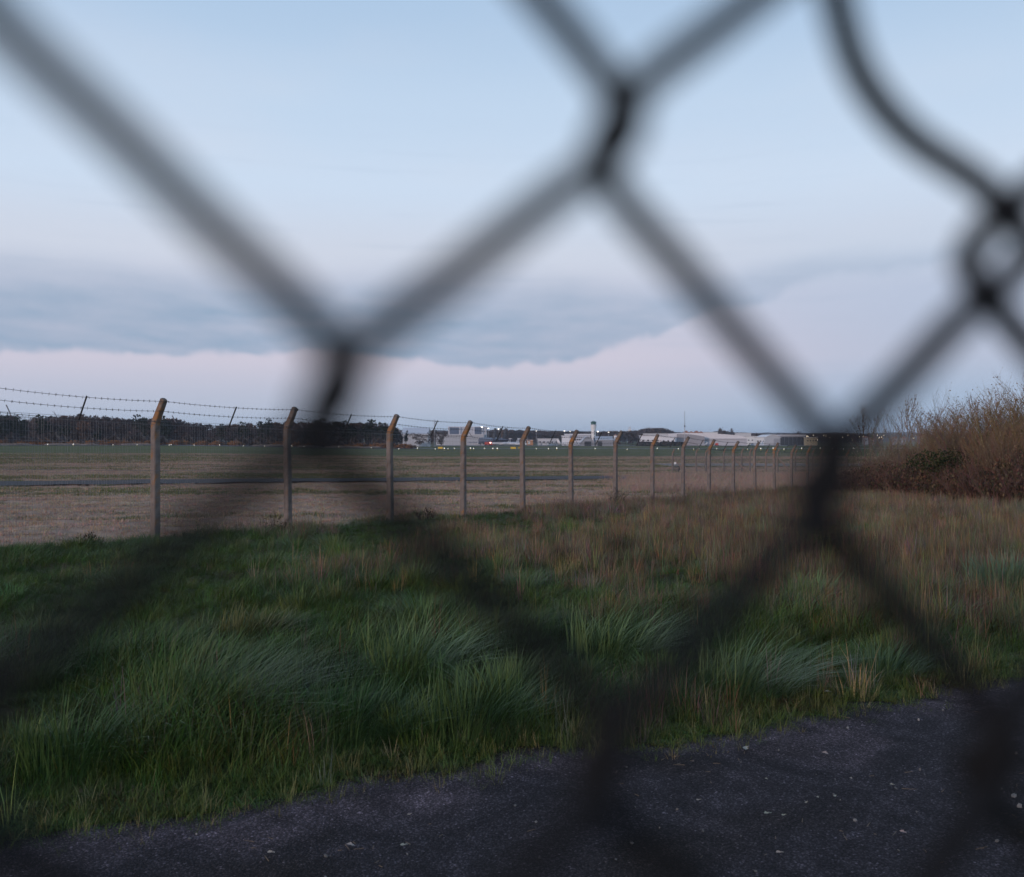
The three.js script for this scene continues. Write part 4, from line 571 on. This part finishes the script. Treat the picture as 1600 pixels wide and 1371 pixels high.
// aircraft
function aircraft(len, body, fin, tTail) {
  const g = new THREE.Group(), v = (x, y) => new THREE.Vector2(x, y), R = len * 0.055;
  const f = new THREE.LatheGeometry([v(0.01, -len / 2), v(R * 0.6, -len * 0.46), v(R, -len * 0.36), v(R, len * 0.2), v(R * 0.55, len * 0.4), v(R * 0.12, len / 2), v(0.01, len / 2)], 18).rotateZ(-Math.PI / 2).translate(0, R * 1.9, 0); mesh('fuselage', f, body, g);
  const plate = (pts, t) => { const s = new THREE.Shape(pts.map(p => v(...p))); return new THREE.ExtrudeGeometry(s, { depth: t, bevelEnabled: false }); };
  for (const s of [-1, 1]) mesh('wing', plate([[-len * 0.12, 0], [len * 0.08, 0], [len * 0.16, len * 0.46], [len * 0.1, len * 0.46]], 0.35).rotateX(s * Math.PI / 2).translate(0, R * 1.3, 0), body, g);
  mesh('tail_fin', plate([[len * 0.31, 0], [len * 0.47, 0], [len * 0.53, len * 0.21], [len * 0.45, len * 0.21]], 0.5).translate(0, R * 2.5, -0.25), fin, g);
  for (const s of [-1, 1]) mesh('tailplane', plate([[len * 0.4, 0], [len * 0.49, 0], [len * 0.52, len * 0.17], [len * 0.48, len * 0.17]], 0.25).rotateX(s * Math.PI / 2).translate(0, tTail ? R * 2.5 + len * 0.2 : R * 2.1, 0), tTail ? fin : body, g);
  for (const s of [-1, 1]) mesh('engine', new THREE.CylinderGeometry(R * 0.42, R * 0.36, len * 0.12, 14).rotateZ(Math.PI / 2).translate(tTail ? len * 0.28 : -len * 0.04, tTail ? R * 2.2 : R * 0.8, s * (tTail ? R * 1.5 : len * 0.16)), tTail ? body : M.pale, g);
  for (const [x, z] of [[-len * 0.38, 0], [len * 0.04, R], [len * 0.04, -R]]) mesh('landing_gear', bar(V(x, 0, z), V(x, R * 1.3, z), R * 0.2, R * 0.12, 8), M.tyre, g);
  for (let i = 0; i < 9; i++) mesh('window', box(len * 0.014, R * 0.28, 0.1, -len * 0.3 + i * len * 0.055, R * 2.15, R * 0.985), M.dark, g);
  return g;
}
const navy = aircraft(33, std(0.1, 0.12, 0.19, 0.4), M.dark, false), jet = aircraft(19, M.white, M.white, true);
function park(proto, px, depth, turn, name, label, group, s = 1) { const o = proto.clone(), b = foot(px, depth); o.name = numbered(name); o.position.set(b.x, b.y + 0.3, b.z); o.rotation.y = turn; o.scale.setScalar(s); scene.add(o); tag(o, label, 'aircraft', group); }
park(navy, 761, 950, -1.2, 'airliner', 'leftmost dark airliner of the three with black tail fins', 'dark airliners parked tail out', 1.4); park(navy, 769, 950, -1.2, 'airliner', 'middle dark airliner of the three with black tail fins', 'dark airliners parked tail out', 1.4); park(navy, 777, 950, -1.2, 'airliner', 'rightmost dark airliner of the three with black tail fins', 'dark airliners parked tail out', 1.4);
park(jet, 783, 930, 0.35, 'business_jet', 'white business jet beside the black tail fins', 'white jets on the apron'); park(jet, 797, 925, 0.5, 'business_jet', 'white business jet in the middle of the apron row', 'white jets on the apron'); park(jet, 808, 920, 0.2, 'business_jet', 'white business jet left of the fifth post', 'white jets on the apron', 0.85); park(jet, 884, 900, 2.6, 'business_jet', 'white business jet in front of the terminal wing', 'white jets on the apron', 0.9); park(jet, 904, 890, 0.4, 'business_jet', 'white business jet in front of the terminal hall', 'white jets on the apron', 0.9); park(jet, 1098, 840, 0.3, 'business_jet', 'white jet parked before the long hangar', 'white jets on the apron', 0.45);
park(jet, 1186, 900, 0.8, 'business_jet', 'white jet parked right of the long hangar', 'white jets on the apron', 0.7);
// vans and cars parked by the sheds
function van(col) { const g = new THREE.Group(), s = new THREE.Shape([[-2.4, 0.4], [2.3, 0.4], [2.4, 1.1], [1.7, 1.3], [1.2, 2.1], [-2.4, 2.1]].map(p => new THREE.Vector2(...p))); mesh('body', new THREE.ExtrudeGeometry(s, { depth: 1.8, bevelEnabled: true, bevelSize: 0.06, bevelThickness: 0.06, bevelSegments: 1 }).translate(0, 0, -0.9), col, g); for (const x of [-1.5, 1.4]) for (const z of [-0.9, 0.9]) mesh('wheel', new THREE.CylinderGeometry(0.38, 0.38, 0.24, 14).rotateX(Math.PI / 2).translate(x, 0.38, z), M.tyre, g); mesh('windscreen', box(0.9, 0.55, 1.86, 0.75, 1.65, 0), M.glass, g); mesh('headlight', box(0.08, 0.18, 1.5, 2.44, 0.9, 0), M.white, g); return g; }
const vans = { white: van(M.white), red: van(M.red), grey: van(M.grey) };
[[824, 1000, 'white', 'white van left of the orange container'], [846, 995, 'grey', 'grey van before the low white shed'], [856, 990, 'white', 'white van right of the grey van'], [870, 990, 'grey', 'grey van left of the terminal'], [1050, 870, 'white', 'white van at the left end of the long hangar'], [1120, 860, 'red', 'red van before the long hangar'], [1176, 930, 'grey', 'grey van at the right end of the long hangar'], [1192, 930, 'white', 'white van right of the long hangar']].forEach(([px, d, c, label]) => { const b = foot(px, d), o = vans[c].clone(); o.name = numbered('van'); o.position.set(b.x, b.y + 0.35, b.z); o.rotation.y = px; scene.add(o); tag(o, label, 'van', 'vans around the apron'); });
{ const D = 990, b = foot(828, D), o = thing('container', 'orange and white container between the jets and the terminal', 'container', [b.x, b.y + 0.3, b.z]); mesh('body', box(6, 5, 3, 0, 2.5, 0), std(0.65, 0.3, 0.14), o); mesh('lid', box(6.2, 0.3, 3.2, 0, 5.17, 0), M.white, o); mesh('panel', box(2.4, 3, 0.1, -1, 2.6, 1.56), M.white, o); }
{ const D = 930, b = foot(764, D), o = thing('fire_truck', 'red truck with bright lights below the black tail fins', 'truck', [b.x, b.y + 0.3, b.z]); mesh('body', box(7, 2.6, 2.6, -0.5, 1.9, 0), M.red, o); mesh('cab', box(2.2, 2.1, 2.5, 4.15, 1.6, 0), M.red, o); for (const x of [-2.5, 0.5, 4]) for (const z of [-1.3, 1.3]) mesh('wheel', new THREE.CylinderGeometry(0.6, 0.6, 0.35, 14).rotateX(1.571).translate(x, 0.6, z), M.tyre, o); mesh('headlight', box(1.2, 0.9, 0.1, 1.4, 2.5, 1.4), new THREE.MeshStandardMaterial({ color: 0x222222, emissive: rgb(1, 0.62, 0.5), emissiveIntensity: 6 }), o); }
// taxiway signs
[[688, 405, 5, 'yellow taxiway sign between the third and fourth posts'], [802, 400, 6.4, 'long yellow taxiway sign left of the fifth post'], [812, 402, 3, 'short yellow taxiway sign against the fifth post']].forEach(([px, d, n, label]) => { const b = foot(px, d), w = wide(n + 2, d), o = thing('taxiway_sign', label, 'sign', [b.x, b.y, b.z], 0, 'yellow taxiway signs'); mesh('panel', box(w, 0.75, 0.25, 0, 0.72, 0), M.yellow, o); mesh('cap', box(w + 0.1, 0.1, 0.32, 0, 1.15, 0), M.dark, o); for (const s of [-0.35, 0.35]) mesh('leg', box(0.12, 0.36, 0.12, s * w, 0.17, 0), M.mid, o); });
// runway edge lights
const lampGlow = new THREE.MeshStandardMaterial({ color: 0x333333, emissive: rgb(1, 0.97, 0.9), emissiveIntensity: 2.2 });
const rl = new THREE.Group(); mesh('stake', new THREE.CylinderGeometry(0.05, 0.07, 0.5, 6).translate(0, 0.25, 0), M.yellow, rl); mesh('lamp_glass', new THREE.SphereGeometry(0.13, 10, 8).translate(0, 0.62, 0), lampGlow, rl);
{ const R = rngOf(55), spots = [[74, 694], [114, 694], [176, 694.5], [214, 695], [264, 694.5], [267, 697], [303, 695], [343, 694.5], [380, 695], [413, 695], [456, 697], [475, 696], [529, 696], [580, 696], [623, 696], [652, 696], [680, 697], [694, 696], [700, 696.5], [710, 698], [735, 696.5], [740, 697.5], [757, 697], [770, 698], [777, 698], [838, 698.5], [857, 698.5], [870, 699], [930, 699], [980, 699.5], [1027, 700], [1060, 699.5], [1084, 697], [1092, 699.5], [1120, 699], [1146, 699], [1168, 698.5], [1189, 698], [1208, 697.5], [1225, 697], [1239, 697], [1253, 697], [1266, 696.5], [1282, 697], [1300, 696.5], [1318, 696.5], [1334, 696]];
  spots.forEach(([px, py]) => { const D = px < 600 ? 395 + 20 * R() : 360 + 40 * R(), b = foot(px, D), o = rl.clone(); o.name = numbered('runway_light'); o.position.copy(b); o.scale.setScalar(0.75 + 0.5 * R()); scene.add(o); tag(o, 'small white lamp on a stake in the line of runway edge lights', 'runway light', 'runway edge lights'); }); }
// lamps and lit houses beyond the thicket, on the far slope
const warmGlow = new THREE.MeshStandardMaterial({ color: 0x333333, emissive: rgb(1, 0.85, 0.62), emissiveIntensity: 3 });
{ const R = rngOf(66); for (let i = 0; i < 26; i++) { const px = 1222 + 270 * R(), D = 1050 + 180 * R(), b = foot(px, D), h = heightTo(px, 680 + 8 * R(), D), o = new THREE.Group(); o.name = numbered('street_lamp'); o.position.copy(b); scene.add(o); mesh('pole', bar(V(0, 0, 0), V(0, h, 0), 0.12, 0.08, 6), M.mid, o); mesh('lamp_glass', new THREE.SphereGeometry(0.38 + 0.3 * R(), 8, 6).translate(0, h, 0), warmGlow, o); tag(o, 'tiny lit street lamp on the far slope behind the thicket', 'street lamp', 'street lamps on the far slope'); } }
[[1352, 684, 'small white house left among the lamps of the far slope'], [1362, 687, 'low white house near the left saplings'], [1398, 685, 'white house behind the middle saplings'], [1412, 685, 'pale house right of the middle saplings'], [1440, 684, 'white house seen through the tall saplings'], [1466, 685, 'pale house behind the right saplings']].forEach(([px, y, label]) => { const D = 1150, b = foot(px, D), H = heightTo(px, y, D), o = thing('far_house', label, 'house', [b.x, b.y, b.z], 0, 'houses on the far slope'); mesh('wall', box(5, H, 5, 0, H / 2, 0), M.mid, o); const s = new THREE.Shape([new THREE.Vector2(-2.9, 0), new THREE.Vector2(0, 1.8), new THREE.Vector2(2.9, 0)]); mesh('roof', new THREE.ExtrudeGeometry(s, { depth: 5.6, bevelEnabled: false }).translate(0, H + 0.02, -2.8), M.tile, o); mesh('window', box(1.6, 1.4, 0.2, 0, H * 0.6, 2.55), M.dark, o); });

// evening haze over the airfield
scene.fog = new THREE.FogExp2(rgb(0.62, 0.72, 0.86), 0.00011);

renderer.render(scene, camera);
